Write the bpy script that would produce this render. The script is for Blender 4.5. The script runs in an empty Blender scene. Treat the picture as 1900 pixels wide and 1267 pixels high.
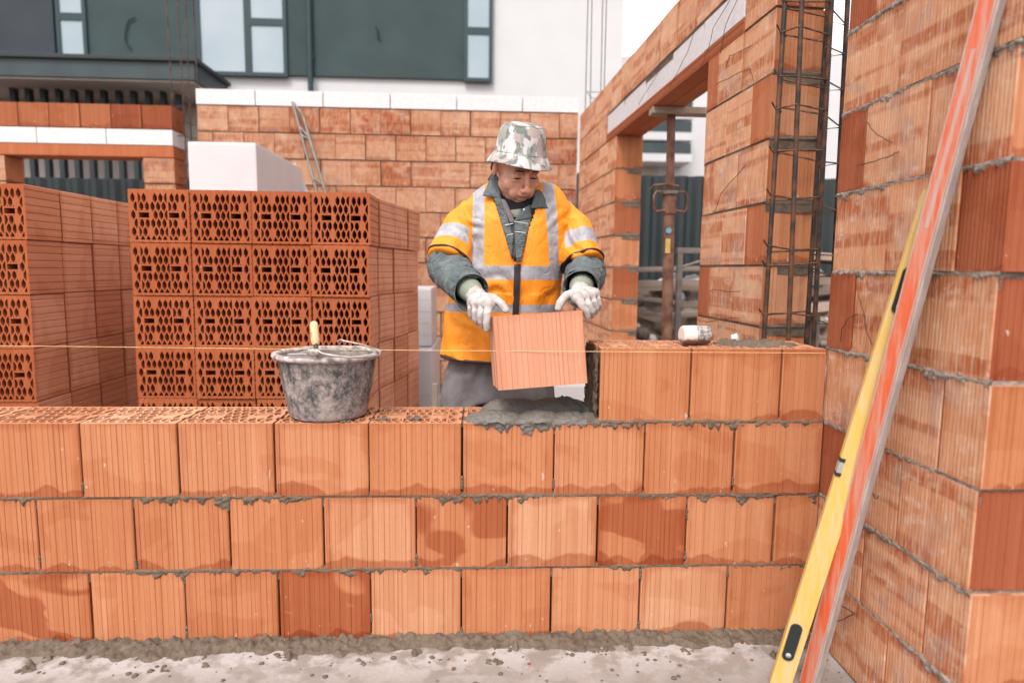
import bpy, bmesh, math, random
from mathutils import Vector, Matrix, noise
R_ = math.radians
random.seed(7)
sc = bpy.context.scene
COL = sc.collection

# ------------------------------------------------------------------ camera
CAM = (-1.148, -2.04, 1.2419); PITCH, YAW, ROLL, FPX = -0.1119, -0.0486, -0.0111, 1186.0
camM = Matrix.Rotation(YAW, 3, 'Z') @ Matrix.Rotation(PITCH, 3, 'X') @ Matrix.Rotation(ROLL, 3, 'Y')
cam_d = bpy.data.cameras.new('camera'); cam = bpy.data.objects.new('camera', cam_d); COL.objects.link(cam)
right, fwd, up = camM.col[0], camM.col[1], camM.col[2]
rot = Matrix((right, up, -fwd)).transposed()
cam.matrix_world = Matrix.Translation(CAM) @ rot.to_4x4()
cam_d.sensor_width = 36; cam_d.lens = FPX / 1900 * 36; cam_d.clip_end = 2000; cam_d.clip_start = .05
cam_d.dof.use_dof = True; cam_d.dof.focus_distance = 2.35; cam_d.dof.aperture_fstop = 1.7
sc.camera = cam

def ray(px, py): return camM @ Vector(((px - 950) / FPX, 1, (633.5 - py) / FPX))
def P(px, py, Y):                      # point of the vertical plane y = Y seen at photo pixel (px, py)
    r = ray(px, py); return Vector(CAM) + r * ((Y - CAM[1]) / r.y)
def PX(px, py, X):
    r = ray(px, py); return Vector(CAM) + r * ((X - CAM[0]) / r.x)

def PZ(px, py, Z):
    r = ray(px, py); return Vector(CAM) + r * ((Z - CAM[2]) / r.z)
def proj(p):
    v = camM.transposed() @ (Vector(p) - Vector(CAM)); return 950 + FPX * v.x / v.y, 633.5 - FPX * v.z / v.y

# ------------------------------------------------------------------ world, sun, exposure
world = bpy.data.worlds.new('World'); sc.world = world; world.use_nodes = True
wn, wl = world.node_tree.nodes, world.node_tree.links
bg = wn['Background']; sky = wn.new('ShaderNodeTexSky'); sky.sky_type = 'NISHITA'; sky.sun_disc = False
SUN_EL, SUN_AZ = R_(52), R_(200)       # azimuth measured clockwise from +Y
sky.sun_elevation = SUN_EL; sky.sun_rotation = SUN_AZ; sky.air_density = 1.2; sky.dust_density = 5
hs = wn.new('ShaderNodeHueSaturation'); hs.inputs['Saturation'].default_value = .22; hs.inputs['Value'].default_value = 1.5
mixw = wn.new('ShaderNodeMix'); mixw.data_type = 'RGBA'; mixw.inputs[0].default_value = .55
mixw.inputs[7].default_value = (9.5, 9.35, 9.5, 1)
wl.new(sky.outputs[0], hs.inputs['Color']); wl.new(hs.outputs[0], mixw.inputs[6]); wl.new(mixw.outputs[2], bg.inputs[0])
bg.inputs[1].default_value = .13
sun_d = bpy.data.lights.new('sun', 'SUN'); sun = bpy.data.objects.new('sun', sun_d); COL.objects.link(sun)
sun_d.energy = 1.5; sun_d.angle = R_(14); sun_d.color = (1, .95, .88)
sdir = Vector((math.sin(SUN_AZ) * math.cos(SUN_EL), math.cos(SUN_AZ) * math.cos(SUN_EL), math.sin(SUN_EL)))
sun.rotation_euler = sdir.to_track_quat('Z', 'Y').to_euler()
sc.view_settings.view_transform = 'Standard'; sc.view_settings.look = 'None'; sc.view_settings.gamma = 1
sc.view_settings.exposure = .76
sc.cycles.max_bounces = 8

# ------------------------------------------------------------------ materials
class G:
    def __init__(s, name, rough=.8, **k):
        s.m = bpy.data.materials.new(name); s.m.use_nodes = True; s.t = s.m.node_tree
        s.b = s.t.nodes['Principled BSDF']; s.b.inputs['Roughness'].default_value = rough
        s.b.inputs['Specular IOR Level'].default_value = k.get('spec', .3)
        if 'metal' in k: s.b.inputs['Metallic'].default_value = k['metal']
    def n(s, ty, **k):
        o = s.t.nodes.new(ty)
        for a, b in k.items(): setattr(o, a, b)
        return o
    def put(s, sock, v):
        if v is None: return
        if hasattr(v, 'is_linked') or isinstance(v, bpy.types.NodeSocket): s.t.links.new(v, sock)
        else: sock.default_value = v
    def math(s, op, a, b=None, c=None, clamp=False):
        o = s.n('ShaderNodeMath', operation=op, use_clamp=clamp)
        for i, v in enumerate((a, b, c)): s.put(o.inputs[i], v)
        return o.outputs[0]
    def vmath(s, op, a, b=None):
        o = s.n('ShaderNodeVectorMath', operation=op); s.put(o.inputs[0], a); s.put(o.inputs[1], b)
        return o.outputs['Value'] if op in ('DOT_PRODUCT', 'LENGTH') else o.outputs[0]
    def xyz(s, v):
        o = s.n('ShaderNodeSeparateXYZ'); s.put(o.inputs[0], v); return o.outputs
    def comb(s, x, y, z=0.0):
        o = s.n('ShaderNodeCombineXYZ')
        for i, v in enumerate((x, y, z)): s.put(o.inputs[i], v)
        return o.outputs[0]
    def noise(s, vec, scale, detail=2.0, rough=.5, dist=0.0):
        o = s.n('ShaderNodeTexNoise'); s.put(o.inputs['Vector'], vec); o.inputs['Scale'].default_value = scale
        o.inputs['Detail'].default_value = detail; o.inputs['Roughness'].default_value = rough; o.inputs['Distortion'].default_value = dist
        return o.outputs[0]
    def rng(s, v, a, b, c=0.0, d=1.0, smooth=False):
        o = s.n('ShaderNodeMapRange', interpolation_type='SMOOTHSTEP' if smooth else 'LINEAR'); s.put(o.inputs[0], v)
        for i, w in enumerate((a, b, c, d)): s.put(o.inputs[1 + i], w)
        return o.outputs[0]
    def mix(s, f, a, b, mode='MIX'):
        o = s.n('ShaderNodeMix', data_type='RGBA', blend_type=mode); s.put(o.inputs[0], f)
        for i, v in ((6, a), (7, b)):
            if isinstance(v, tuple) and len(v) == 3: v = v + (1,)
            s.put(o.inputs[i], v)
        return o.outputs[2]
    def ramp(s, v, stops):
        o = s.n('ShaderNodeValToRGB'); e = o.color_ramp.elements
        while len(e) < len(stops): e.new(.5)
        for i, (p, c) in enumerate(stops): e[i].position = p; e[i].color = tuple(c) + (1,)
        s.put(o.inputs[0], v); return o.outputs[0]
    def bump(s, h, strength=.3, dist=.01):
        o = s.n('ShaderNodeBump'); o.inputs['Strength'].default_value = strength; o.inputs['Distance'].default_value = dist
        s.put(o.inputs['Height'], h); s.t.links.new(o.outputs[0], s.b.inputs['Normal'])
    def base(s, c):
        if isinstance(c, tuple) and len(c) == 3: c = c + (1,)
        s.put(s.b.inputs['Base Color'], c)
    def obj(s): return s.n('ShaderNodeTexCoord').outputs['Object']
    def uv(s): return s.n('ShaderNodeUVMap', uv_map='uv').outputs[0]
    def blk(s): return s.xyz(s.n('ShaderNodeAttribute', attribute_name='blk').outputs['Color'])

def simple(name, c, rough=.8, var=.15, scale=20, bump=0, metal=None, spec=.3, bs=60):
    g = G(name, rough, spec=spec, **({'metal': metal} if metal is not None else {}))
    v = g.obj(); f = g.noise(v, scale, 4)
    g.base(g.mix(g.rng(f, .3, .7), tuple(x * (1 - var) for x in c), tuple(min(1, x * (1 + var)) for x in c)))
    if bump: g.bump(g.noise(v, bs, 5), bump)
    return g.m

def clay(name, stops, patch=.5, low=.8, banded=0, fine=1.0, st=.6):
    g = G(name, .85, spec=.2)
    r, gg, b = g.blk(); u, v, _ = g.xyz(g.uv())
    vec = g.comb(g.math('ADD', u, g.math('MULTIPLY', r, 37)), g.math('ADD', v, g.math('MULTIPLY', gg, 53)), g.math('MULTIPLY', b, 11))
    col = g.ramp(r, stops)
    fx, fy, fz = g.xyz(vec)
    streak = g.noise(g.comb(g.math('MULTIPLY', fx, 60), g.math('MULTIPLY', fy, 1.2), fz), 1, 2)
    col = g.mix(g.rng(streak, .35, .62, 0, st), col, g.mix(1.0, col, (.84, .70, .60), 'MULTIPLY'))
    s2 = g.noise(g.comb(g.math('MULTIPLY', fx, 22), g.math('MULTIPLY', fy, .8), fz), 1, 1)
    col = g.mix(g.rng(s2, .5, .7, 0, .45), col, g.mix(1.0, col, (1.12, 1.22, 1.3), 'MULTIPLY'))
    if banded:
        wv = g.noise(vec, 9, 2)
        yy = g.math('ADD', fy, g.math('MULTIPLY', wv, .012))
        bn = g.noise(g.comb(g.math('MULTIPLY', fx, .5), g.math('MULTIPLY', yy, 17), fz), 1, 1)
        col = g.mix(g.rng(bn, .51, .57, 0, .95 * banded), col, g.mix(1.0, col, (.72, .45, .34), 'MULTIPLY'))
        cl = g.noise(vec, 7, 2)
        col = g.mix(g.rng(cl, .56, .68, 0, .55), col, (.30, .195, .17))
        cl2 = g.noise(g.vmath('ADD', vec, (5.3, 2.1, 0)), 9, 3)
        col = g.mix(g.rng(cl2, .52, .66, 0, .55), col, (.54, .34, .22))
        sm_ = g.noise(g.vmath('MULTIPLY', g.vmath('ADD', vec, (2.2, 7.1, 0)), (16, 26, 1)), 1, 4, .65); col = g.mix(g.rng(sm_, .56, .70, 0, .55), col, (.58, .45, .37))
        # dry scale flakes between the scored lines
        fl = g.noise(g.comb(g.math('MULTIPLY', fx, 110), g.math('MULTIPLY', fy, 14), fz), 1, 3)
        col = g.mix(g.rng(fl, .42, .66, 0, .5), col, (.56, .36, .24))
    pn = g.noise(g.vmath('MULTIPLY', vec, (.8, 1.25, 1)), 4.6, 2.0, .45, .4)
    thr = g.math('MAXIMUM', g.rng(b, 0, 1, .66, .66 - .24 * patch), g.rng(b, 0, 2, .0, 2.0)) if False else g.math('SUBTRACT', g.rng(b, 0, 1, .66, .66 - .24 * patch), g.rng(b, .98, 1.02, 0, .04))
    pf = g.rng(g.math('SUBTRACT', pn, thr), 0, .028)
    wetc = g.mix(g.rng(b, .98, 1.02), g.mix(1.0, col, (.86, .72, .62), 'MULTIPLY'), g.mix(1.0, col, (.66, .42, .33), 'MULTIPLY'))
    col = g.mix(g.math('MULTIPLY', pf, g.rng(b, .98, 1.02, .48, .8)), col, wetc)
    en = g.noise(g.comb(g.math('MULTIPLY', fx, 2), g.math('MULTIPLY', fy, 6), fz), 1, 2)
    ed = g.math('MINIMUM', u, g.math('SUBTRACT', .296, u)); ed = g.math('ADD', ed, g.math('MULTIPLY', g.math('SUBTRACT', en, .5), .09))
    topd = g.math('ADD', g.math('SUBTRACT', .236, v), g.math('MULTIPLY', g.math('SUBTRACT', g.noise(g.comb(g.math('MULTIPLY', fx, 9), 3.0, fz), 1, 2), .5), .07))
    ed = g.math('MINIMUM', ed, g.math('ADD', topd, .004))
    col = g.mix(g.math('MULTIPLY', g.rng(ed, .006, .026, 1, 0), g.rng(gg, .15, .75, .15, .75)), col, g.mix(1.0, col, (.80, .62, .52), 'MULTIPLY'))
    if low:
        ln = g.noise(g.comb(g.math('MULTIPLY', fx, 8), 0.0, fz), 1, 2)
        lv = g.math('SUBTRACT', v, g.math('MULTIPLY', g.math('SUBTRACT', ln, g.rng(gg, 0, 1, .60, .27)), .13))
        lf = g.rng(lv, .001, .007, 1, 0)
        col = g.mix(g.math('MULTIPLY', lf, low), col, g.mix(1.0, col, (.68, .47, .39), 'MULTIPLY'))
    mot = g.noise(vec, 45, 5, .6)
    col = g.mix(g.rng(mot, .3, .7, 0, .25 * fine), col, g.mix(1.0, col, (.80, .74, .70), 'MULTIPLY'))
    sp = g.noise(vec, 190, 2)
    col = g.mix(g.rng(sp, .73, .77, 0, .7), col, (.10, .045, .03))
    wh = g.noise(g.comb(g.math('MULTIPLY', fx, 55), g.math('MULTIPLY', fy, 28), fz), 1, 3)
    col = g.mix(g.rng(g.math('ADD', wh, g.rng(v, 0, .2, .03, -.05)), .70, .74, 0, .6), col, (.48, .41, .36))
    g.base(col)
    g.bump(g.math('ADD', g.math('MULTIPLY', mot, .6), g.math('MULTIPLY', streak, .7)), .35, .004)
    return g.m

M = {}
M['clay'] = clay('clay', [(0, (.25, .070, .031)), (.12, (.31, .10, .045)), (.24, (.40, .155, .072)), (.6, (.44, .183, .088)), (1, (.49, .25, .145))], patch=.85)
M['clay_lit_top'] = clay('clay_lit_top', [(0, (.50, .25, .145)), (1, (.57, .32, .20))], patch=.1, low=0)  # paler clay for upward faces, their brighter light put into the colour
M['clay_band'] = clay('clay_banded', [(0, (.42, .175, .083)), (.15, (.48, .225, .12)), (1, (.545, .30, .18))], patch=.15, low=.35, banded=1)
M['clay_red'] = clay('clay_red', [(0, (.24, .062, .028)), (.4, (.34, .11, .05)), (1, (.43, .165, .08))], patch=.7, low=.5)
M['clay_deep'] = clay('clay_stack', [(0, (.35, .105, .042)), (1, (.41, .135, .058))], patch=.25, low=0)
M['clay_side'] = clay('clay_stack_side', [(0, (.46, .175, .092)), (.3, (.56, .25, .145)), (1, (.60, .29, .18))], patch=.8, low=0)
M['clay_pale'] = clay('clay_pale', [(0, (.47, .22, .135)), (1, (.49, .23, .142))], patch=0, low=0, fine=.6, st=.15)
M['clay_far'] = clay('clay_far', [(0, (.34, .10, .04)), (.12, (.38, .13, .057)), (.3, (.43, .205, .115)), (1, (.50, .28, .18))], patch=.2, low=.3, banded=.8)
M['clay_lintel'] = clay('clay_lintel', [(0, (.38, .125, .055)), (1, (.45, .165, .075))], patch=.2, low=0)

g = G('mortar', .95, spec=.15); v = g.obj(); a = g.noise(v, 40, 6, .65); c = g.noise(v, 7, 3)
g.base(g.mix(g.rng(a, .3, .7), g.mix(g.rng(c, .35, .65), (.072, .051, .037), (.118, .086, .064)), (.18, .137, .104))); g.bump(g.noise(v, 160, 6, .7), .9, .006); M['mortar'] = g.m
g = G('fresh_mortar', .55, spec=.45); v = g.obj(); a = g.noise(v, 60, 6, .65)
g.base(g.mix(g.rng(a, .3, .7), (.095, .082, .070), (.155, .135, .118))); g.bump(g.noise(v, 170, 5, .7), .7, .005); M['fresh'] = g.m
M['mortar_dry'] = simple('dry_mortar', (.235, .19, .16), .95, .4, 45, .8, bs=150)
M['dark_mortar'] = simple('bucket_mortar', (.16, .135, .115), .8, .3, 40, .8)

g = G('slab_concrete', .9, spec=.2); v = g.obj(); x, y, z = g.xyz(v)
a = g.noise(v, 6, 6, .6); b = g.noise(v, 60, 5, .7); base = g.mix(g.rng(a, .3, .7), (.205, .172, .153), (.275, .238, .216))
near = g.rng(g.math('ADD', y, g.math('MULTIPLY', g.noise(v, 5, 3), .10)), -.22, -.06, 0, 1)
wh = g.math('MULTIPLY', g.rng(g.noise(g.vmath('ADD', v, (3, 1, 0)), 9, 4, .6), .44, .54), near)
base = g.mix(g.math('MULTIPLY', wh, .8), base, (.43, .40, .395))
base = g.mix(g.rng(b, .35, .7, 0, .3), base, (.22, .175, .15))
st = g.noise(g.vmath('ADD', v, (8, 4, 0)), 22, 4, .6)
base = g.mix(g.rng(st, .60, .75, 0, .35), base, (.30, .25, .22))
fl = g.noise(v, 140, 2); base = g.mix(g.rng(fl, .74, .77, 0, .8), base, (.14, .11, .09))
g.base(base); g.bump(g.math('ADD', a, g.math('MULTIPLY', b, .5)), .5, .01); M['slab'] = g.m
M['soil'] = simple('soil', (.12, .088, .066), .95, .35, 3, .8)
M['aac'] = simple('aerated_concrete', (.55, .515, .52), .9, .06, 30, .3)
M['film'] = simple('white_film', (.49, .465, .475), .35, .04, 5, .15, spec=.5, bs=12)
M['paper'] = simple('dark_print', (.05, .07, .08), .6)
M['plaster_w'] = simple('white_plaster', (.49, .48, .49), .9, .03, 2)
M['plaster_d'] = simple('slate_plaster', (.038, .056, .058), .9, .14, 1.5, .2)
M['frame_d'] = simple('slate_frame', (.02, .04, .045), .5, .1)
M['canopy'] = simple('dark_sheet', (.035, .048, .052), .45, .15, 3)
M['beige'] = simple('beige_soffit', (.46, .40, .37), .9, .08, 3)
M['fence'] = simple('fence_sheet', (.016, .022, .024), .45, .15, 2, spec=.4)
g = G('pane_sky_reflection', .08, spec=.6); v = g.obj(); g.base(g.mix(g.rng(g.noise(v, .9, 3), .35, .65), (.24, .30, .34), (.30, .345, .375))); M['glass'] = g.m  # pale sky reflection put into the panes' base colour
g = G('rebar_steel', .6, metal=.45); v = g.obj(); a = g.noise(v, 22, 4); g.base(g.mix(g.rng(a, .42, .62), (.04, .034, .032), (.13, .06, .035))); g.bump(g.noise(v, 200, 3), .4, .002); M['rebar'] = g.m
g = G('rusty_wire', .75, metal=.3); v = g.obj(); a = g.noise(v, 30, 4); g.base(g.mix(g.rng(a, .4, .6), (.075, .038, .025), (.17, .09, .055))); M['wire'] = g.m
g = G('rusty_prop', .75, metal=.3); v = g.obj(); a = g.noise(v, 14, 5); g.base(g.mix(g.rng(a, .38, .62), (.10, .04, .026), (.20, .10, .066))); M['prop'] = g.m
M['galv'] = simple('grey_steel', (.17, .145, .13), .5, .25, 15, metal=.6)
g = G('timber', .85); v = g.obj(); x, y, z = g.xyz(v); a = g.noise(g.comb(g.math('MULTIPLY', x, 2), g.math('MULTIPLY', y, 25), g.math('MULTIPLY', z, 25)), 1, 4)
g.base(g.mix(g.rng(a, .3, .7), (.12, .09, .072), (.24, .19, .155))); M['timber'] = g.m
M['timber_w'] = simple('pale_timber', (.30, .225, .175), .85, .2, 12)
g = G('trowel_wood', .5, spec=.4); v = g.obj(); g.base(g.mix(g.rng(g.noise(v, 55, 3), .60, .64), (.60, .40, .23), (.09, .055, .04))); M['handle'] = g.m
g = G('bucket_rubber', .75, spec=.3); v = g.obj(); x, y, z = g.xyz(v)
a = g.noise(g.comb(g.math('MULTIPLY', x, 20), g.math('MULTIPLY', y, 20), g.math('MULTIPLY', z, 13)), 1, 8, .78); b = g.noise(v, 70, 4, .7)
k = g.math('ADD', a, g.math('MULTIPLY', g.math('SUBTRACT', b, .5), .35))
k = g.math('ADD', k, g.rng(z, .05, .0, 0, .10))
g.base(g.mix(g.rng(k, .40, .60), (.05, .05, .05), g.mix(g.rng(b, .3, .7), (.24, .19, .175), (.38, .31, .29)))); g.bump(k, .35, .004); M['bucket'] = g.m
g = G('cement_rim', .85); v = g.obj(); g.base(g.mix(g.rng(g.noise(v, 40, 5), .35, .6), (.17, .14, .13), (.46, .38, .36))); g.bump(g.noise(v, 90, 4), .6, .004); M['rim'] = g.m
M['bail'] = simple('bail_wire', (.42, .36, .35), .4, .25, 40, metal=.7)
g = G('mallet_rubber', .6); v = g.obj(); x, y, z = g.xyz(v)
f = g.rng(g.math('ADD', x, g.math('MULTIPLY', g.noise(v, 60, 4), .02)), .006, .010)
col = g.mix(f, (.66, .55, .50), g.mix(g.rng(g.noise(v, 110, 5), .4, .6), (.14, .125, .12), (.40, .37, .35)))
lo = g.rng(g.math('ADD', z, g.math('MULTIPLY', g.noise(v, 50, 3), .02)), -.008, 0.0, 1, 0)
g.base(g.mix(g.math('MULTIPLY', lo, .85), col, (.13, .055, .035))); M['mallet'] = g.m
def worn(name, c, c2):
    g = G(name, .45, spec=.45); v = g.obj(); x, y, z = g.xyz(v)
    a = g.noise(g.comb(g.math('MULTIPLY', x, 60), g.math('MULTIPLY', y, 60), g.math('MULTIPLY', z, 5)), 1, 6, .7)
    g.base(g.mix(g.rng(a, .44, .62), c, c2)); g.bump(a, .1, .002); return g.m
M['orange'] = worn('orange_paint', (.54, .09, .03), (.47, .21, .15))
M['orange_d'] = worn('orange_dust', (.44, .22, .17), (.42, .30, .26))
M['alu'] = worn('dusty_aluminium', (.32, .265, .25), (.42, .36, .335))
M['yellow'] = worn('yellow_paint', (.60, .37, .085), (.56, .41, .20))
M['black'] = simple('black_plastic', (.025, .025, .027), .45)
M['vial'] = simple('vial_window', (.30, .34, .33), .2)
M['string'] = simple('yellow_string', (.80, .55, .28), .8)
M['sticker_b'] = simple('blue_sticker', (.10, .27, .34), .5); M['sticker_y'] = simple('yellow_sticker', (.42, .28, .08), .5)
M['cable'] = simple('black_cable', (.02, .025, .027), .5)

# ------------------------------------------------------------------ mesh helpers
class MB:
    def __init__(s): s.v, s.f, s.u, s.m, s.c, s.mats, s.sm = [], [], [], [], [], [], []
    def mi(s, mat):
        if mat not in s.mats: s.mats.append(mat)
        return s.mats.index(mat)
    def face(s, pts, mat, uvs=None, col=(0, 0, 0), smooth=False):
        b = len(s.v); s.v += [tuple(p) for p in pts]; s.f.append(list(range(b, b + len(pts))))
        s.u += uvs if uvs else [(p[0] + p[1], p[2]) for p in pts]; s.m.append(s.mi(mat)); s.c.append(col); s.sm.append(smooth)
    def grid(s, rows, mat, closed=False, smooth=True, uvs=None, col=(0, 0, 0), flip=False):
        b = len(s.v); n = len(rows[0]); k = s.mi(mat)
        for r in rows: s.v += [tuple(p) for p in r]
        for i in range(len(rows) - 1):
            for j in range(n if closed else n - 1):
                j2 = (j + 1) % n
                q = [b + i * n + j, b + i * n + j2, b + (i + 1) * n + j2, b + (i + 1) * n + j]
                if flip: q.reverse()
                s.f.append(q); s.m.append(k); s.c.append(col); s.sm.append(smooth)
                for w in q: s.u.append((s.v[w][0] + s.v[w][1], s.v[w][2]))
    def box(s, lo, hi, mat, mtx=None, col=None, bev=0):
        x0, y0, z0 = lo; x1, y1, z1 = hi
        if col is None: col = (random.random(), random.random(), random.random())
        p = [Vector(q) for q in ((x0, y0, z0), (x1, y0, z0), (x1, y1, z0), (x0, y1, z0), (x0, y0, z1), (x1, y0, z1), (x1, y1, z1), (x0, y1, z1))]
        T = (lambda q: mtx @ q) if mtx is not None else (lambda q: q)
        if bev:
            c = Vector(((x0 + x1) / 2, (y0 + y1) / 2, (z0 + z1) / 2)); bm = bmesh.new(); vs = [bm.verts.new(q) for q in p]
            for q in ((0, 3, 2, 1), (4, 5, 6, 7), (0, 1, 5, 4), (1, 2, 6, 5), (2, 3, 7, 6), (3, 0, 4, 7)): bm.faces.new([vs[i] for i in q])
            bmesh.ops.bevel(bm, geom=bm.edges[:], offset=bev, segments=2, affect='EDGES', profile=.7)
            for f in bm.faces: s.face([T(w.co) for w in f.verts], mat, [(w.co.x + w.co.y, w.co.z) for w in f.verts], col, False)
            bm.free(); return
        for q in ((0, 3, 2, 1), (4, 5, 6, 7), (0, 1, 5, 4), (1, 2, 6, 5), (2, 3, 7, 6), (3, 0, 4, 7)):
            s.face([T(p[i]) for i in q], mat, [(p[i].x + p[i].y, p[i].z) for i in q], col)
    def tube(s, pts, r, mat, n=8, caps=True, col=(0, 0, 0)):
        pts = [Vector(p) for p in pts]; rs = r if isinstance(r, (list, tuple)) else [r] * len(pts)
        t0 = (pts[1] - pts[0]).normalized(); ref = Vector((0, 0, 1)) if abs(t0.z) < .9 else Vector((1, 0, 0))
        a = t0.cross(ref).normalized(); rows = []
        for i, p in enumerate(pts):
            t = (pts[min(i + 1, len(pts) - 1)] - pts[max(i - 1, 0)]).normalized()
            a = (a - t * a.dot(t)).normalized(); b = t.cross(a)
            rows.append([p + (a * math.cos(2 * math.pi * k / n) + b * math.sin(2 * math.pi * k / n)) * rs[i] for k in range(n)])
        s.grid(rows, mat, True, True, col=col)
        if caps: s.face(rows[0][::-1], mat, col=col); s.face(rows[-1], mat, col=col)
    def lathe(s, prof, mat, n=48, c=(0, 0, 0), sx=1, sy=1, mtx=None):
        rows = [[Vector((c[0] + r * sx * math.cos(2 * math.pi * k / n), c[1] + r * sy * math.sin(2 * math.pi * k / n), c[2] + z)) for k in range(n)] for r, z in prof]
        if mtx is not None: rows = [[mtx @ q for q in r] for r in rows]
        s.grid(rows, mat, True, True)
    def build(s, name, parent=None, label=None, cat=None, group=None, kind=None, origin=None):
        o0 = Vector(origin) if origin is not None else (parent_world(parent) if parent else Vector((0, 0, 0)))
        me = bpy.data.meshes.new(name); me.from_pydata([tuple(Vector(p) - o0) for p in s.v], [], s.f)
        for m in s.mats: me.materials.append(m)
        me.polygons.foreach_set('material_index', s.m); me.polygons.foreach_set('use_smooth', s.sm)
        uv = me.uv_layers.new(name='uv'); uv.data.foreach_set('uv', [x for q in s.u for x in q])
        at = me.attributes.new('blk', 'FLOAT_COLOR', 'CORNER'); cc = []
        for f, c in zip(s.f, s.c): cc += [c[0], c[1], c[2], 1.0] * len(f)
        at.data.foreach_set('color', cc); me.update()
        o = bpy.data.objects.new(name, me); COL.objects.link(o)
        if parent: o.parent = parent
        if origin is not None: o.location = o0 - (parent_world(parent) if parent else Vector((0, 0, 0)))
        tag(o, label, cat, group, kind); return o
def parent_world(o):
    p = Vector((0, 0, 0))
    while o is not None: p = p + Vector(o.location); o = o.parent
    return p
def tag(o, label=None, cat=None, group=None, kind=None):
    for k, v in (('label', label), ('category', cat), ('group', group), ('kind', kind)):
        if v: o[k] = v
def thing(name, label, cat, loc=(0, 0, 0), group=None):
    o = bpy.data.objects.new(name, None); COL.objects.link(o); o.location = loc; o.empty_display_size = .1
    tag(o, label, cat, group); return o
def rnd3(): return (random.random(), random.random(), random.random())

# ------------------------------------------------------------------ hollow clay blocks
def side_prof(L, kind, rs):
    pts = [(0.003, 0.0)]
    if kind == 'wide':
        t = rs.uniform(.010, .016)
        while t < L - .012:
            w = rs.choice((.003, .0035, .004)); d = rs.choice((.0011, .0015, .0018, .0022))
            pts += [(t - w / 2, 0), (t, d), (t + w / 2, 0)]; t += rs.choice((.0135, .0165, .0175, .0175, .0195))
    elif kind == 'fine':
        t = .009
        while t < L - .007:
            pts += [(t - .0026, 0), (t - .0006, .0048), (t + .0006, .0048), (t + .0026, 0)]; t += rs.choice((.0118, .0125, .0132))
    elif kind == 'stack':
        t = .018
        while t < L - .012:
            pts += [(t - .0035, 0), (t, .004), (t + .0035, 0)]; t += L / 7.2
    elif kind == 'tongue':
        for a in (.22, .62):
            pts += [(a * L - .006, 0), (a * L, .008), (a * L + .03, .008), (a * L + .036, 0)]
    pts.append((L - .003, 0)); return pts
def clip(poly, a, b, c):              # keep a*x+b*y<=c
    out = []
    for i in range(len(poly)):
        p, q = poly[i], poly[(i + 1) % len(poly)]; dp, dq = a * p[0] + b * p[1] - c, a * q[0] + b * q[1] - c
        if dp <= 0: out.append(p)
        if dp * dq < 0:
            t = dp / (dp - dq); out.append((p[0] + t * (q[0] - p[0]), p[1] + t * (q[1] - p[1])))
    return out
def dedup(poly, e=2e-4):
    o = []
    for p in poly:
        if not o or math.hypot(p[0] - o[-1][0], p[1] - o[-1][1]) > e: o.append(p)
    if len(o) > 2 and math.hypot(o[0][0] - o[-1][0], o[0][1] - o[-1][1]) < e: o.pop()
    return o
def inset(poly, d):
    n = len(poly); out = []
    for i in range(n):
        p0, p, p1 = poly[i - 1], poly[i], poly[(i + 1) % n]
        e0 = Vector((p[0] - p0[0], p[1] - p0[1])).normalized(); e1 = Vector((p1[0] - p[0], p1[1] - p[1])).normalized()
        n0 = Vector((-e0.y, e0.x)); n1 = Vector((-e1.y, e1.x)); m = n0 + n1
        k = 1 + n0.dot(n1)
        if k < .15: return None
        out.append((p[0] + m.x * d / k, p[1] + m.y * d / k))
    for i in range(n):
        a = Vector((poly[(i + 1) % n][0] - poly[i][0], poly[(i + 1) % n][1] - poly[i][1])); b = Vector((out[(i + 1) % n][0] - out[i][0], out[(i + 1) % n][1] - out[i][1]))
        if a.dot(b) <= 0 or b.length < .0008: return None
    return out
def hole_cells(x0, x1, y0, y1, abc):
    A, B, Cc = abc
    W, Hh = x1 - x0, y1 - y0; gy0 = y0 + Hh * .46; gy1 = gy0 + .025
    gxs = [x0 + W * .235, x0 + W * .765]; gw = .0275
    regs = [(x0, gxs[0] - gw, y0, y1, 0), (gxs[0] - gw, gxs[0] + gw, y0, gy0 - .004, 0), (gxs[0] - gw, gxs[0] + gw, gy1 + .004, y1, 0), (gxs[0] + gw, gxs[1] - gw, y0, y1, 0),
            (gxs[1] - gw, gxs[1] + gw, y0, gy0 - .004, 0), (gxs[1] - gw, gxs[1] + gw, gy1 + .004, y1, 0), (gxs[1] + gw, x1, y0, y1, 0)]
    cells = []
    for gx in gxs: cells.append(([(gx - gw, gy0 - .004), (gx + gw, gy0 - .004), (gx + gw, gy1 + .004), (gx - gw, gy1 + .004)], True))
    rows = B + Cc
    for (a, b, c, d, _) in regs:
        j = 0; y = y0 - rows
        while y < y1 + B:
            x = x0 - A + (A if j % 2 else 0)
            while x < x1 + A:
                if x + A > a and x - A < b and y + B > c and y - B < d:
                    poly = [(x, y - B), (x + A, y - Cc), (x + A, y + Cc), (x, y + B), (x - A, y + Cc), (x - A, y - Cc)]
                    for cl in ((-1, 0, -a), (1, 0, b), (0, -1, -c), (0, 1, d)):
                        poly = clip(poly, *cl)
                        if len(poly) < 3: break
                    poly = dedup(poly)
                    if len(poly) >= 3:
                        ar = sum(poly[i][0] * poly[(i + 1) % len(poly)][1] - poly[(i + 1) % len(poly)][0] * poly[i][1] for i in range(len(poly)))
                        if ar > 2e-6: cells.append((poly, False))
                x += 2 * A
            y += rows; j += 1
    return cells
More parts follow.
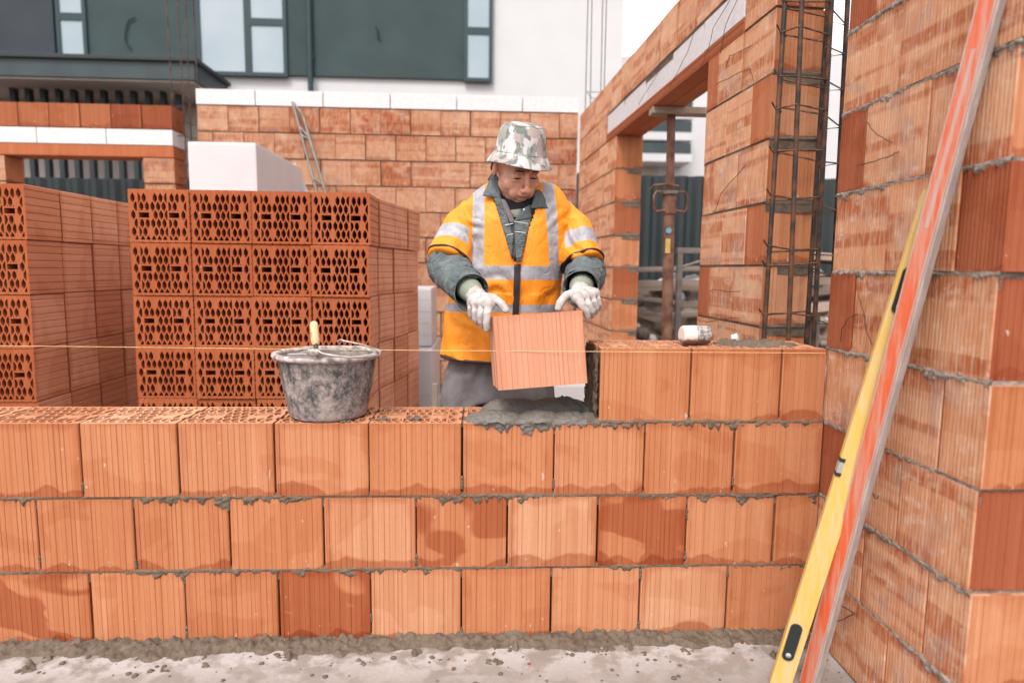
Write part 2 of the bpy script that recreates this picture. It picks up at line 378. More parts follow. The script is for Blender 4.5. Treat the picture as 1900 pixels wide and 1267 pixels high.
def block(mb, T, L, W, H, kinds=('wide', 'plain', 'wide', 'plain'), mats=None, seed=0, holes=None, depth=.09, col=None, tops=None, abc=(.0138, .0320, .0130), web=.0027):
    """clay block with its lower corner at the origin of T; holes = None, 'top' or 'both'"""
    rs = random.Random(seed); mats = mats or [M['clay']] * 4; col = col or rnd3(); tops = tops or mats[0]
    edges = [((0, 0), (1, 0), L), ((L, 0), (0, 1), W), ((L, W), (-1, 0), L), ((0, W), (0, -1), W)]
    rings = []
    for (o, d, ln), k in zip(edges, kinds):
        pr = side_prof(ln, k, rs); n = (-d[1], d[0])
        rings.append([(o[0] + d[0] * t + n[0] * dd, o[1] + d[1] * t + n[1] * dd, t) for t, dd in pr])
    for i, r in enumerate(rings):
        nxt = rings[(i + 1) % 4]; seq = r + [nxt[0][:2] + (r[-1][2] + .004,)]
        off = 0.0
        for a, b in zip(seq, seq[1:]):
            mb.face([T @ Vector((a[0], a[1], 0)), T @ Vector((b[0], b[1], 0)), T @ Vector((b[0], b[1], H)), T @ Vector((a[0], a[1], H))], mats[i],
                    [(a[2] + off, 0), (b[2] + off, 0), (b[2] + off, H), (a[2] + off, H)], col)
    flat = [q for r in rings for q in r]
    for z, top in ((H, True), (0, False)):
        if holes and (top or holes == 'both'):
            c = .0085; inner = [(c, c), (L - c, c), (L - c, W - c), (c, W - c)]
            for i, r in enumerate(rings):
                nxt = rings[(i + 1) % 4][0]; a, b = inner[i], inner[(i + 1) % 4]
                ng = [(q[0], q[1]) for q in r] + [(nxt[0], nxt[1]), b, a]
                pts = [T @ Vector((q[0], q[1], z)) for q in ng]
                if not top: pts.reverse(); ng.reverse()
                mb.face(pts, tops, [(q[0], q[1] + 5) for q in ng], col)
            dz = -depth if top else depth
            for poly, grip in hole_cells(c, L - c, c, W - c, abc):
                ins = inset(poly, .004 if grip else web)
                def V(q, zz): return T @ Vector((q[0], q[1], zz))
                if ins is None:
                    pts = [V(q, z) for q in poly]; mb.face(pts if top else pts[::-1], tops, [(q[0], q[1] + 5) for q in poly], col); continue
                n = len(poly)
                for k in range(n):
                    k2 = (k + 1) % n; q = [V(poly[k], z), V(poly[k2], z), V(ins[k2], z), V(ins[k], z)]; uvq = [(poly[k][0], poly[k][1] + 5), (poly[k2][0], poly[k2][1] + 5), (ins[k2][0], ins[k2][1] + 5), (ins[k][0], ins[k][1] + 5)]
                    mb.face(q if top else q[::-1], tops, uvq if top else uvq[::-1], col)
                    w = [V(ins[k], z), V(ins[k2], z), V(ins[k2], z + dz), V(ins[k], z + dz)]
                    mb.face(w if top else w[::-1], tops, [(ins[k][0], 5), (ins[k2][0], 5), (ins[k2][0], 5.1), (ins[k][0], 5.1)], col)
                pts = [V(q, z + dz) for q in ins]; mb.face(pts if top else pts[::-1], tops, None, col)
        else:
            pts = [T @ Vector((q[0], q[1], z)) for q in flat]
            mb.face(pts if top else pts[::-1], tops, [(q[0], q[1] + 5) for q in (flat if top else flat[::-1])], col)

def jit(T, a=.0015, r=.003):
    return T @ Matrix.Translation((random.uniform(-a, a), random.uniform(-a, a) * 1.3, random.uniform(0, a))) @ Matrix.Rotation(random.uniform(-r, r), 4, 'Z') @ Matrix.Rotation(random.uniform(-r, r) * .5, 4, 'Y')

def course_wall(mb, T0, length, W, rows, Lb, Hb, offs, mats, kinds, seed, gap=.004, bed=.010, holes_fn=None, skip=None, cols=None):
    """rows of blocks in the frame T0 (x along, y through, z up); rows = [(z0, x_start, x_end)]"""
    rs = random.Random(seed)
    for i, (z0, xa, xb) in enumerate(rows):
        h = Hb[i] if isinstance(Hb, list) else Hb
        x = xa; first = True; k = 0
        while x < xb - .02:
            l = (offs[i % len(offs)] if first and offs[i % len(offs)] > 0 else Lb); first = False
            l = min(l, xb - x)
            if xb - x - l < .03: l = xb - x
            c = rnd3() if cols is None else cols(i, k)
            block(mb, jit(T0 @ Matrix.Translation((x + gap / 2, 0, z0))), l - gap, W, h - bed, kinds, mats, rs.random(), holes=(holes_fn(i, k, x) if holes_fn else None), col=c)
            x += l; k += 1

def bed_sheet(mb, T0, L, zc, seed, mat, amp=.010, cover=.5, drip=.03, step=.005, base=-.004, th=.008):
    """mortar squeezed out of a bed joint: height field on the wall face (x along, -y outward)"""
    nx = int(L / step); zs = [zc + d for d in (-.036, -.030, -.025, -.020, -.016, -.012, -.009, -.006, -.003, 0, .003, .006, .010, .014)]
    rows = []
    for z in zs:
        row = []
        for i in range(nx + 1):
            x = i * L / nx; s = seed * 13.7
            A = noise.noise((x * 2.3 + s, 0, 1)) + .5 * noise.noise((x * 7 + s, 3, 1)) + .35 * noise.noise((x * 19 + s, 5, 1)); A = (A + cover - .5) * 1.6
            D = th + max(0, A) * drip * max(0, .35 + 1.6 * noise.noise((x * 24 + s, 7, 0)) + .7 * noise.noise((x * 75 + s, 2, 0)) + .8 * noise.noise((x * 9 + s, 4, 0)))
            dz = z - zc
            e = (dz + D) / .006 if dz < 0 else (.007 + .004 * noise.noise((x * 30 + s, 9, 0)) - dz) / .005
            e = max(-1, min(1, e)); w = noise.noise((x * 80 + s, z * 80, 5)) * .5 + noise.noise((x * 160, z * 160, s)) * .4
            p = base + (max(-.2, min(1, A * .8 + .25)) * amp * (.55 + w)) * max(0, e) if e > 0 else base
            if A < -.35: p = base
            if e <= 0: p = base - .002
            row.append(T0 @ Vector((x, -p, z + noise.noise((x * 60, z * 60, s)) * .001)))
        rows.append(row)
    mb.grid(rows, mat, False, True)

HB = .2485; LB = .302
I4 = Matrix.Identity(4)
def TR(x, y, z): return Matrix.Translation((x, y, z))
ORD = ['top', 'second', 'third', 'fourth', 'fifth', 'sixth']

# ================================================================== SETTING
mb = MB(); mb.face([(-300, -300, -.2), (300, -300, -.2), (300, 500, -.2), (-300, 500, -.2)], M['soil']); mb.build('ground', kind='structure')
mb = MB(); n = 90
mb.box((-8, -4, -.19), (3.2, 5.6, -.02), M['slab'])
rows = []
for j in range(61):
    y = -4 + 9.6 * (j / 60); rows.append([Vector((-8 + 11.2 * i / 60, y, .0 + .0015 * noise.noise((i * .9, j * .9, 0)))) for i in range(61)])
mb.grid(rows, M['slab']); mb.build('floor', kind='structure')

# ================================================================== FRONT WALL
fw = thing('block_wall', 'low unfinished wall of orange hollow clay blocks across the foreground, with a raised fourth row at its right end', 'wall', (-1.5, 0, 0))
FB = MB(); W = .25
x_left = -.302 * 13
# tones read from the photo, left to right from x=-3.9; 0 = dark red, 1 = pale
tone = {0: {-.604: .75, -.906: .72, -1.208: .22, -.302: .62}, 1: {}, 2: {}}
dark = {(0, 12): .10, (0, 9): .05, (1, 9): .07, (1, 11): .08, (0, 10): .95}
for c in range(3):
    z0 = c * HB; start = x_left - (.151 if c == 1 else 0); x = start; k = 0
    while x < -.01:
        l = min(LB, -x); 
        if -x - l < .05: l = -x
        ridx = int((-x) / LB + .51)     # blocks from the right
        t = random.uniform(.22, .85)
        px_id = (c, ridx)
        if px_id in {(0, 6), (0, 9)}: t = {(0, 6): .03, (0, 9): .10}[px_id]
        if px_id == (1, 5): t = .08
        if px_id == (1, 3): t = .17
        if px_id in {(1, 4), (0, 5), (0, 2)}: t = .97
        if c == 2: t = random.uniform(.4, .7)
        col = (t, random.random(), random.uniform(.25, .95))
        if px_id in {(0, 6), (0, 9), (1, 5), (1, 3)}: col = (.32, col[1], 1.1)
        holes = 'top' if (c == 2 and x < -.75) else None
        mats = [M['clay']] * 4
        block(FB, jit(TR(x + .003, 0, z0 + .006)), l - .0062, W, HB - .0085, ('wide', 'tongue', 'wide', 'tongue'), mats, 100 + c * 20 + k, holes=holes, col=col, tops=M['clay_lit_top'] if holes else None)
        x += l; k += 1
for x, l, s in ((-.759, .300, 1), (-.456, .300, 2), (-.153, .150, 3)):
    block(FB, TR(x, .002, 3 * HB + .006), l - .003, W, HB - .0085, ('wide', 'tongue', 'wide', 'tongue'), [M['clay']] * 4, 300 + s, holes='top', col=(.5 + .03 * s, .3 * s, .6), tops=M['clay_lit_top'])
FB.build('brickwork', fw)
mb = MB()
for c in (1, 2, 3):
    xa = x_left if c < 3 else -.78
    mb.box((xa, .0095, c * HB - .004), (-.004, W - .01, c * HB + .0065), M['mortar'])
mb.box((x_left, .0095, -.001), (-.004, W - .01, .0065), M['mortar'])
bed_sheet(mb, TR(-2.9, 0, 0), 2.89, 1 * HB + .003, 1, M['mortar'], .012, .78, .024)
bed_sheet(mb, TR(-2.9, 0, 0), 2.89, 2 * HB + .003, 2, M['mortar'], .012, .85, .030)
bed_sheet(mb, TR(-.80, 0, 0), .795, 3 * HB + .003, 5, M['mortar'], .013, .95, .028)
# dabs in the vertical joints
for i in range(26):
    c = random.choice((0, 1, 2)); k = random.randint(0, 9); x = -k * LB - (.151 if c == 1 else 0); z = c * HB + random.choice((.02, .03, .21, random.uniform(.03, .2)))
    if x > -.02: continue
    for q in range(4):
        zz = z + q * .008 * random.uniform(.5, 1.5); r = random.uniform(.003, .0055)
        mb.lathe([(.0001, -r * 1.6), (r, -r * .6), (r * .9, r * .7), (.0001, r * 1.6)], M['mortar'], 8, (x + random.uniform(-.001, .001), .002, zz))
# dried mortar on the open end face of the fourth row
rows = []
for j in range(40):
    z = 3 * HB + .012 + j / 39 * (HB - .02); rows.append([Vector((-.7625 - max(-.001, .006 + .008 * noise.noise((y_ * 30, z * 30, 1)) + .008 * noise.noise((y_ * 90, z * 90, 4)) + (-.012 if (y_ > .075 and y_ < .17) else 0)), y_ + .002, z)) for y_ in [i * .248 / 50 for i in range(51)]])
mb.grid(rows, M['mortar'], flip=True)
mb.build('mortar', fw)

# squeezed mortar along the wall foot (height field on the slab) and loose crumbs
mb = MB(); rows = []; nx, ny = 760, 44
for j in range(ny + 1):
    y = .012 - j / ny * .20; row = []
    for i in range(nx + 1):
        x = -3.2 + 3.19 * i / nx; n1 = noise.noise((x * 5.5, 1.2, 0)); n2 = noise.noise((x * 17, y * 17, 3)); n3 = noise.noise((x * 60, y * 60, 3)); n4 = noise.noise((x * 130, y * 130, 8))
        ext = .066 + .040 * n1 + .035 * n2 + .03 * noise.noise((x * 2.1, 4, 0)); d = -y
        prof = 1 - d / max(.012, ext); lump = max(0, prof) ** .6 if prof > 0 else prof
        vd = noise.voronoi(Vector((x * 34 + n2, y * 34, 1.0)))[0][0]; vd2 = noise.voronoi(Vector((x * 95, y * 95 + n2, 4.0)))[0][0]
        h = .026 * lump * (.8 + .5 * n2 + .2 * n3 + .55 * (.5 - vd) + .3 * (.5 - vd2)) + .006 * n3 * (1 if prof > 0 else 0) + .004 * n4 * (1 if prof > 0 else 0)
        is2 = max(0, noise.noise((x * 14 + 9, y * 20, 2)) + .35 * n3 - .40) * .05 * (1 if d < .15 else 0)
        h = max(h, is2 * (1 + n3) - .001) if d > .02 else h
        row.append((x, y, max(h, -.004) if h > 0 else -.005))
    rows.append(row)
mb.grid(rows, M['mortar'], flip=True); mb.build('mortar_fillet', label='rough grey mortar squeezed out along the foot of the low block wall', cat='mortar', kind='stuff')
mb = MB()
def rock(mb, c, r, mat, fl=.6):
    s = random.random() * 50; rows = []
    for a in range(6):
        th = math.pi * a / 5; rows.append([Vector((c[0] + r * (1 + .5 * noise.noise((math.cos(p) * 1.5 + s, math.sin(p) * 1.5, th))) * math.sin(th) * math.cos(p), c[1] + r * (1 + .5 * noise.noise((math.cos(p) * 1.5, math.sin(p) * 1.5 + s, th))) * math.sin(th) * math.sin(p), c[2] - r * fl * math.cos(th))) for p in [2 * math.pi * k / 8 for k in range(8)]])
    mb.grid(rows, mat, True, True)
for i in range(240):
    x = random.uniform(-3.0, .0); y = -.03 - abs(random.gauss(0, .11)); r = random.choice((.0012, .0015, .002, .003, .003, .004, .006)) * random.uniform(.7, 1.3)
    if y < -.45: continue
    rock(mb, (x, y, r * .25), r * 1.3, random.choice([M['mortar']] * 9 + [M['clay_red']]), .45)
mb.build('mortar_crumbs', label='scattered mortar crumbs and brick chips on the pale slab', cat='crumbs', kind='stuff')

# fresh mortar heap on the wall top
mb = MB(); rows = []; nx, ny = 130, 60; x0, x1, y0, y1 = -1.215, -.752, -.012, .262
cent = [(-1.10, .050, .105, .065, .036), (-.955, .05, .080, .065, .035), (-.85, .055, .07, .06, .030), (-.79, .06, .05, .06, .024), (-1.03, .19, .12, .055, .048), (-.87, .19, .12, .055, .052), (-.78, .2, .05, .05, .032)]
for j in range(ny + 1):
    y = y0 + (y1 - y0) * j / ny; row = []
    for i in range(nx + 1):
        x = x0 + (x1 - x0) * i / nx; h = -.012
        for cx, cy, rx, ry, hh in cent:
            e = 1 - ((x - cx) / rx) ** 2 - ((y - cy) / ry) ** 2
            h = max(h, hh * (max(e, 0) ** .5) - .004 if e > 0 else -.012)
        rg = noise.noise((x * 45, y * 45, 1)) * .004 + noise.noise((x * 110, y * 110, 4)) * .0035 + noise.noise((x * 16, y * 16, 9)) * .004
        if h > -.01: h += rg * (1.6 if x > -.86 else .8)
        row.append((x, y if h > -.01 else max(y, .006), 3 * HB - .002 + h))
    rows.append(row)
mb.grid(rows, M['fresh'])
rows = []
bed_sheet(mb, TR(-1.17, 0, 0), .42, 3 * HB - .002, 9, M['fresh'], .012, 1.2, .022)
mb.build('mortar_heap', label='wet grey mortar spread in lumps on the low wall under the held block', cat='mortar')
# mortar crumbs on block tops
mb = MB()
for (x, y, z, k) in ((-1.36, .06, 3 * HB, 26), (-1.46, .05, 3 * HB, 22), (-1.58, .02, 3 * HB, 10)):
    for i in range(k): r = random.uniform(.002, .006); rock(mb, (x + random.gauss(0, .012), y + random.gauss(0, .012), z + r * .4), r, M['fresh'])
mb.build('mortar_blobs', label='small grey mortar blobs dropped on the holes right of the bucket', cat='mortar', kind='stuff')
mb = MB(); rows = []
for j in range(34):
    y = .03 + .2 * j / 33; row = []
    for i in range(80):
        x = -.33 + .31 * i / 79; e = 1 - ((x + .19) / .15) ** 2 - ((y - .14) / .09) ** 2
        h = (.010 * max(e, 0) ** .5 + .016 * noise.noise((x * 28, y * 28, 6)) + .008 * noise.noise((x * 80, y * 80, 2)) - .001) if e > 0 else -.01
        row.append((x, y, 4 * HB - .002 + h))
    rows.append(row)
mb.grid(rows, M['mortar']); mb.build('mortar_patch', label='dry crumbly mortar patch on top of the raised right end of the low wall', cat='mortar')

# ================================================================== RIGHT WALL (near, side face towards -x)
rw = thing('block_wall', 'tall clay block wall rising at the right edge, nearest the camera, with wire ties in its joints', 'wall', (.13, -.3, 0))
mb = MB(); mo = MB()
T0 = Matrix(((0, 1, 0, .0), (-1, 0, 0, .02), (0, 0, 1, 0), (0, 0, 0, 1)))      # local x -> -Y, local y -> +X
nr = 11
for c in range(nr):
    cuts = [0, .14, .415, .69] if c % 2 == 0 else [0, .275, .55, .69]
    end = .69 + (.006 if c % 2 else -.004)
    cuts[-1] = end
    for k in range(3):
        a, b = cuts[k], cuts[k + 1]
        side = M['clay_band'] if not ((c % 2 == 0 and k == 0) or (c == 5 and k == 2)) else M['clay_red']
        col = rnd3()
        if side is M['clay_red']: col = (.2, .4, .9)
        if c in (2, 4) and k == 2: col = (.15, col[1], .6)
        endm = M['clay_red'] if c in (2, 4, 5, 7) else M['clay']
        block(mb, jit(T0 @ TR(a + .002, 0, c * HB + .0065), .002, .006), b - a - .004, .25, HB - .0095, ('fine', 'wide', 'fine', 'plain'), [side, endm, side, endm], 500 + c * 5 + k, col=col)
    if c:
        mo.box((.01, .009, c * HB - .006), (.682, .24, c * HB + .009), M['mortar_dry'], T0)
        bed_sheet(mo, T0 @ TR(0.0, 0, 0), .69, c * HB + .002, 20 + c, M['mortar_dry'], .010, .95, .014, .004, -.003, .008)
        # mortar on the near end face
        TE = TR(.004, -.6625, 0); bed_sheet(mo, TE, .26, c * HB + .002, 40 + c, M['mortar_dry'], .009, .6, .02)
mb.build('brickwork', rw); mo.build('mortar', rw)
def wiggle(pts, r, n=5, mat=None, mbx=None, amp=.004):
    out = []; pts = [Vector(p) for p in pts]
    for a, b in zip(pts, pts[1:]):
        for i in range(n): t = i / n; out.append(a.lerp(b, t) + Vector((random.gauss(0, amp * .25), random.gauss(0, amp * .3), random.gauss(0, amp * .3))))
    out.append(pts[-1]); mbx.tube(out, r, mat, 6)
ties = [[(1601, 222), (1625, 248), (1655, 265)], [(1588, 308), (1620, 300), (1650, 290), (1668, 282)], [(1592, 543), (1602, 580), (1607, 610), (1618, 640)], [(1560, 632), (1562, 610), (1575, 590), (1592, 583)],
        [(1614, 905), (1625, 925), (1630, 920)], [(1545, 1157), (1580, 1140), (1587, 1137), (1560, 1124)]]
LT = ['short bent wire tie high on the right wall, upper of two', 'long rusty wire tie curving out below the upper tie on the right wall', 'kinked wire tie hanging down beside the ruler on the right wall', 'curled wire tie looping beside the end of the low wall',
      'stubby wire tie in a joint right of the yellow level', 'hooked wire tie near the floor at the right wall foot']
for t, lb in zip(ties, LT):
    mb = MB(); pts = [PX(x, y, -.006 - .012 * (1 - abs(i - 1.2) / 2)) for i, (x, y) in enumerate(t)]; wiggle(pts, .0016, 5, M['wire'], mb)
    mb.build('wire_tie', None, lb, 'wire tie', 'wire ties sticking out of the walls', origin=pts[0])

# ================================================================== MIDDLE WALL WITH LINTEL
A0 = Vector((-.035, .46, 0)); B0 = Vector((-.22, 4.2, 0)); dM = (B0 - A0).normalized(); nM = Vector((dM.y, -dM.x, 0))
TM = Matrix(((dM.x, nM.x, 0, A0.x), (dM.y, nM.y, 0, A0.y), (0, 0, 1, 0), (0, 0, 0, 1)))   # left-handed in xy: handled by FL below
# right-handed frame: x runs from the far corner towards the camera
LM = 3.74
TMr = Matrix(((-dM.x, nM.x, 0, B0.x), (-dM.y, nM.y, 0, B0.y), (0, 0, 1, 0), (0, 0, 0, 1)))
def S(s): return LM - s
mw = thing('block_wall', 'clay block wall with a lintel over its opening, running back from the rebar cage to the rear corner', 'wall', (.0, 2.3, 0))
mb = MB(); mo = MB(); HM = .2445; WM = .205
band3 = [M['clay_band'], M['clay'], M['clay_band'], M['clay_red']]
for c in range(9):
    z = c * HM + .04 if c else 0.0; z = c * HM + .045 - .045 * (c == 0)
    h = HM if c else HM + .045
    o = .145 if c % 2 else .28
    # near stub: s 0..0.645
    cut = [0, .16, .40, .645] if c % 2 else [0, .27, .52, .645]
    for k in range(3):
        a, b = cut[k], cut[k + 1]
        sd = M['clay_red'] if (b - a) < .17 and random.random() < .6 else M['clay_band']
        block(mb, jit(TMr @ TR(S(b) + .002, 0, z + .006), .002, .004), b - a - .004, WM, h - .011, ('fine', 'wide', 'fine', 'wide'), [sd, M['clay'], sd, M['clay']], 700 + c * 7 + k, col=(random.uniform(.3, .9), random.random(), random.random()))
    # far part: s 2.36..LM
    x = 0.0; first = True
    while x < S(2.36) - .01:
        l = o if first else .283; first = False
        if S(2.36) - x - l < .06: l = S(2.36) - x
        block(mb, jit(TMr @ TR(x + .002, 0, z + .006), .002, .004), l - .004, WM, h - .011, ('fine', 'wide', 'fine', 'plain'), band3, 800 + c * 9 + int(x * 10), col=(random.choice((.1, .3, .5, .8)), random.random(), random.random())); x += l
    for (a, b) in ((.0, .645), (2.36, LM)):
        if c:
            mo.box((S(b) + .01, .008, z - .006), (S(a) - .01, WM - .008, z + .007), M['mortar'], TMr)
            bed_sheet(mo, TMr @ TR(S(b), 0, 0), b - a, z + .001, 60 + c + b, M['mortar'], .008, .5, .012, .008)
    if c:
        TE = TR(A0.x, .4625, 0); bed_sheet(mo, TE, .205, z + .001, 90 + c, M['mortar'], .016, .45, .016, th=.003)
        e2 = TMr @ Vector((S(2.36), 0, 0)); bed_sheet(mo, TR(e2.x, e2.y + .001, 0), .2, z, 120 + c, M['mortar'], .006, .3, .01)
zc = 9 * HM + .045
# course beside the lintel (cut blocks) and the course on top of it
for a, b in ((0, .27), (2.66, 2.95), (2.95, 3.24), (3.24, 3.53), (3.53, LM)):
    block(mb, jit(TMr @ TR(S(b) + .002, 0, zc + .006)), b - a - .004, WM, .205, ('fine', 'wide', 'fine', 'wide'), band3 if b > 1 else [M['clay_band'], M['clay'], M['clay_band'], M['clay']], 900 + int(a * 10), col=rnd3())
for k in range(14):
    a = k * .283 - .02 if k else 0; b = min(LM, (k + 1) * .283 - .02)
    if b - a < .05: continue
    block(mb, jit(TMr @ TR(S(b) + .002, 0, 2.462)), b - a - .004, WM, .235, ('fine', 'wide', 'fine', 'wide'), band3 if a > 0 else [M['clay_band'], M['clay']] * 2, 930 + k, col=(random.uniform(.2, 1), random.random(), random.random()))
for k in (1,):
    for c2 in range(2):     # near corner carries on upwards out of the picture
        block(mb, jit(TMr @ TR(S(.27), 0, 2.705 + c2 * HM)), .266, WM, HM - .011, ('fine', 'wide', 'fine', 'wide'), [M['clay_band'], M['clay']] * 2, 960 + c2, col=rnd3())
mb.build('brickwork', mw)
mo.box((S(LM), .008, 2.448), (S(.01), WM - .01, 2.463), M['mortar'], TMr)
bed_sheet(mo, TMr @ TR(S(2.7), 0, 0), 2.7, 2.456, 77, M['mortar'], .006, .4, .012, .008)
mo.box((S(.26), .008, zc - .006), (S(.01), WM - .01, zc + .007), M['mortar'], TMr)
mo.build('mortar', mw)
mb = MB()
for y0_, y1_ in ((0.0, .10), (.104, .204)):
    # clay lintel shells: grooved side and a shallow lip under
    cc = rnd3()
    mb.box((S(2.655), y0_, zc), (S(.275), y1_, zc + .060), M['clay_lintel'], TMr, cc, bev=.004)
for i in range(5): mb.box((S(2.655), -.0012, zc + .008 + i * .0105), (S(.275), 0.002, zc + .012 + i * .0105), M['clay_red'], TMr)
mb.build('lintel', mw)
mb = MB()
for a, b in ((.275, .72), (.725, 1.17), (1.175, 1.66), (1.665, 2.16), (2.165, 2.655)):
    mb.box((S(b) + .005, .004 + random.uniform(-.003, .003), zc + .064), (S(a) - .004, WM - .006, 2.447), M['aac'], TMr, bev=.003)
mb.build('lintel_infill', mw, 'white aerated blocks over the lintel')
# loose tie wires over the lintel and on the stub
def onM(px, py, out=.006):
    r = ray(px, py); n3 = nM; t = n3.dot(A0 - Vector(CAM)) / n3.dot(r); return Vector(CAM) + r * t - n3 * out
mt = [([(1358, 0), (1330, 55), (1318, 90), (1303, 140)], 'long thin wire slanting over the white lintel blocks, nearest the cage'), ([(1372, 0), (1355, 45), (1340, 100)], 'short wire hanging beside the long slanting lintel wire'),
      ([(1296, 40), (1284, 95), (1262, 130), (1248, 165)], 'thin wire slanting over the middle of the lintel'), ([(1228, 95), (1225, 140), (1212, 155), (1190, 195)], 'thin wire slanting across the far half of the lintel'),
      ([(1350, 125), (1362, 105), (1385, 92), (1402, 86)], 'curved wire tie above the middle stub, upper one'), ([(1330, 158), (1355, 148), (1380, 133), (1401, 130), (1402, 152)], 'curved wire tie under the upper one on the stub wall'),
      ([(1330, 392), (1345, 360), (1365, 332), (1393, 306)], 'long bowed wire tie halfway up the stub wall'), ([(1318, 540), (1335, 537), (1355, 541), (1382, 540)], 'flat wavy wire tie low on the stub wall'),
      ([(1296, 594), (1320, 598), (1345, 592), (1380, 590)], 'lowest wire tie on the stub wall')]
for pts, lb in mt:
    mb = MB(); pp = [onM(*p, out=.008 + .012 * (i % 2)) for i, p in enumerate(pts)]; wiggle(pp, .0016, 4, M['wire'], mb)
    mb.build('wire_tie', None, lb, 'wire tie', 'wire ties sticking out of the walls', origin=pp[0])

# ================================================================== BACK WALL, LEFT WALL
bw = thing('block_wall', 'long rear wall of pale clay blocks topped with a row of white blocks', 'wall', (-2, 4.2, 0))
mb = MB(); mo = MB(); hb = .2375; ztop = 2.722; XL, XR = -3.79, -.235; rows_ = 11
for c in range(rows_ + 1):
    z = ztop - (c + 1) * hb
    if z < -.1: continue
    z = max(z, 0.0); x = XL; first = True; k = 0
    while x < XR - .01:
        l = (.281 if c % 2 == 0 else .14) if first else .281; first = False
        if XR - x - l < .05: l = XR - x
        t = random.uniform(.2, 1)
        if c == 0 and k in (3, 4, 5, 6): t = .1 if k != 6 else 0.0
        if c in (1, 3, 4) and x + l > XR - .01: t = .02
        if c == 2 and k == 6: t = .12
        block(mb, jit(TR(x + .004, 4.2, z + .005), .003, .004), l - .008, .25, hb - .012, ('fine', 'plain', 'plain', 'plain'), [M['clay_far']] * 4, k + c * 20, col=(t, random.random(), random.random() * .7)); x += l; k += 1
    mo.box((XL + .01, 4.212, z - .007), (XR - .01, 4.44, z + .006), M['mortar'])
mo.box((XL + .01, 4.23, 0), (XR - .01, 4.43, ztop - .01), M['mortar'])
mb.build('brickwork', bw); mo.build('mortar', bw)
mb = MB(); x = XL; L_ = [.54] + [.62] * 5
for l in L_:
    l = min(l, XR - x)
    if l < .05: break
    mb.box((x + .004, 4.196, ztop + .004), (x + l - .004, 4.42, ztop + .142), M['aac'], bev=.004); x += l
mb.build('coping', bw, 'row of white aerated blocks laid along the wall top')

lw = thing('block_wall', 'short clay block wall at the far left with an opening under a lintel', 'wall', (-4.8, 4.2, 0))
mb = MB(); yl = 4.2
zt, zb, zw, zl = P(160, 192, yl).z, P(160, 238, yl).z, P(160, 268, yl).z, P(160, 290, yl).z
xr, xo, xo2 = P(320, 240, yl).x, P(265, 292, yl).x, P(8, 300, yl).x
x = xr
while x > -8:
    block(mb, jit(TR(x - .272, yl, zb + .006)), .266, .25, zt - zb - .01, ('fine', 'wide', 'plain', 'plain'), [M['clay_red'], M['clay_red'], M['clay_red'], M['clay_red']], int(x * 50), col=rnd3()); x -= .275
c = 0; z = zl
while z > 0.02:
    h = min(.238, z)
    for (a, b) in ((xo, xr), (xo2 - .26, xo2)):
        block(mb, jit(TR(a, yl, z - h + .006)), b - a, .25, h - .012, ('fine', 'wide', 'plain', 'wide'), [M['clay_far'], M['clay_red'], M['clay_far'], M['clay_red']], c + 5, col=rnd3())
    z -= h; c += 1
mb.build('brickwork', lw)
mb = MB(); mb.box((xo2 - .4, yl, zl + .002), (xr, yl + .25, zw - .002), M['clay_lintel'], bev=.006); mb.build('lintel', lw)
mb = MB(); x = xr
for l in (.60, .62, .62, .62, .62, .6):
    mb.box((x - l + .004, yl - .004, zw + .003), (x - .002, yl + .24, zb - .002), M['aac'], bev=.005); x -= l
mb.build('lintel_infill', lw, 'white aerated blocks over the lintel')
mb = MB(); mb.box((xo2 - .4, yl + .02, zb - .004), (xr - .01, yl + .23, zb + .008), M['mortar']); bed_sheet(mb, TR(xr - 1.9, yl, 0), 1.88, zb - .1, 5, M['mortar'], .01, .15, .05, .01); mb.build('mortar', lw)

# ================================================================== REBAR CAGES
def rebar(mb, a, b, r, n=8, rib=True, mat=None):
    a, b = Vector(a), Vector(b); L = (b - a).length
    if not rib: mb.tube([a, b], r, mat or M['rebar'], 6); return
    k = int(L / .0055); pts = [a.lerp(b, i / k) for i in range(k + 1)]; rs = [r * (1.12 if i % 2 else .93) for i in range(k + 1)]
    mb.tube(pts, rs, mat or M['rebar'], n)
cg = thing('rebar_cage', 'tall cage of ribbed reinforcing bars with wire stirrups in the gap behind the low wall', 'rebar cage', (.05, .36, 0))
lean = lambda p0, p1, Y: (P(*p0, Y), P(*p1, Y))
bars = [((1453, 60), (1418, 620), .34), ((1488, 0), (1463, 620), .30), ((1533, 60), (1497, 620), .44), ((1543, 0), (1510, 625), .33), ((1573, 0), (1541, 620), .43)]
ends = []
for a, b, Y in bars:
    p, q = lean(a, b, Y); d = (p - q) / (p.z - q.z); bot = q - d * (q.z - .02); top = q + d * (3.0 - q.z); ends.append((bot, top))
    mb = MB(); rebar(mb, bot, top, .0092); mb.build('bar', cg)
def barat(i, z): b, t = ends[i]; return b.lerp(t, (z - b.z) / (t.z - b.z))
zs = [P(1460, y, .34).z for y in (8, 62, 144, 203, 284, 368, 462, 490, 583, 650)]; zs += [zs[-1] - .13 * k for k in range(1, 7)] + [2.3, 2.45, 2.6, 2.75]
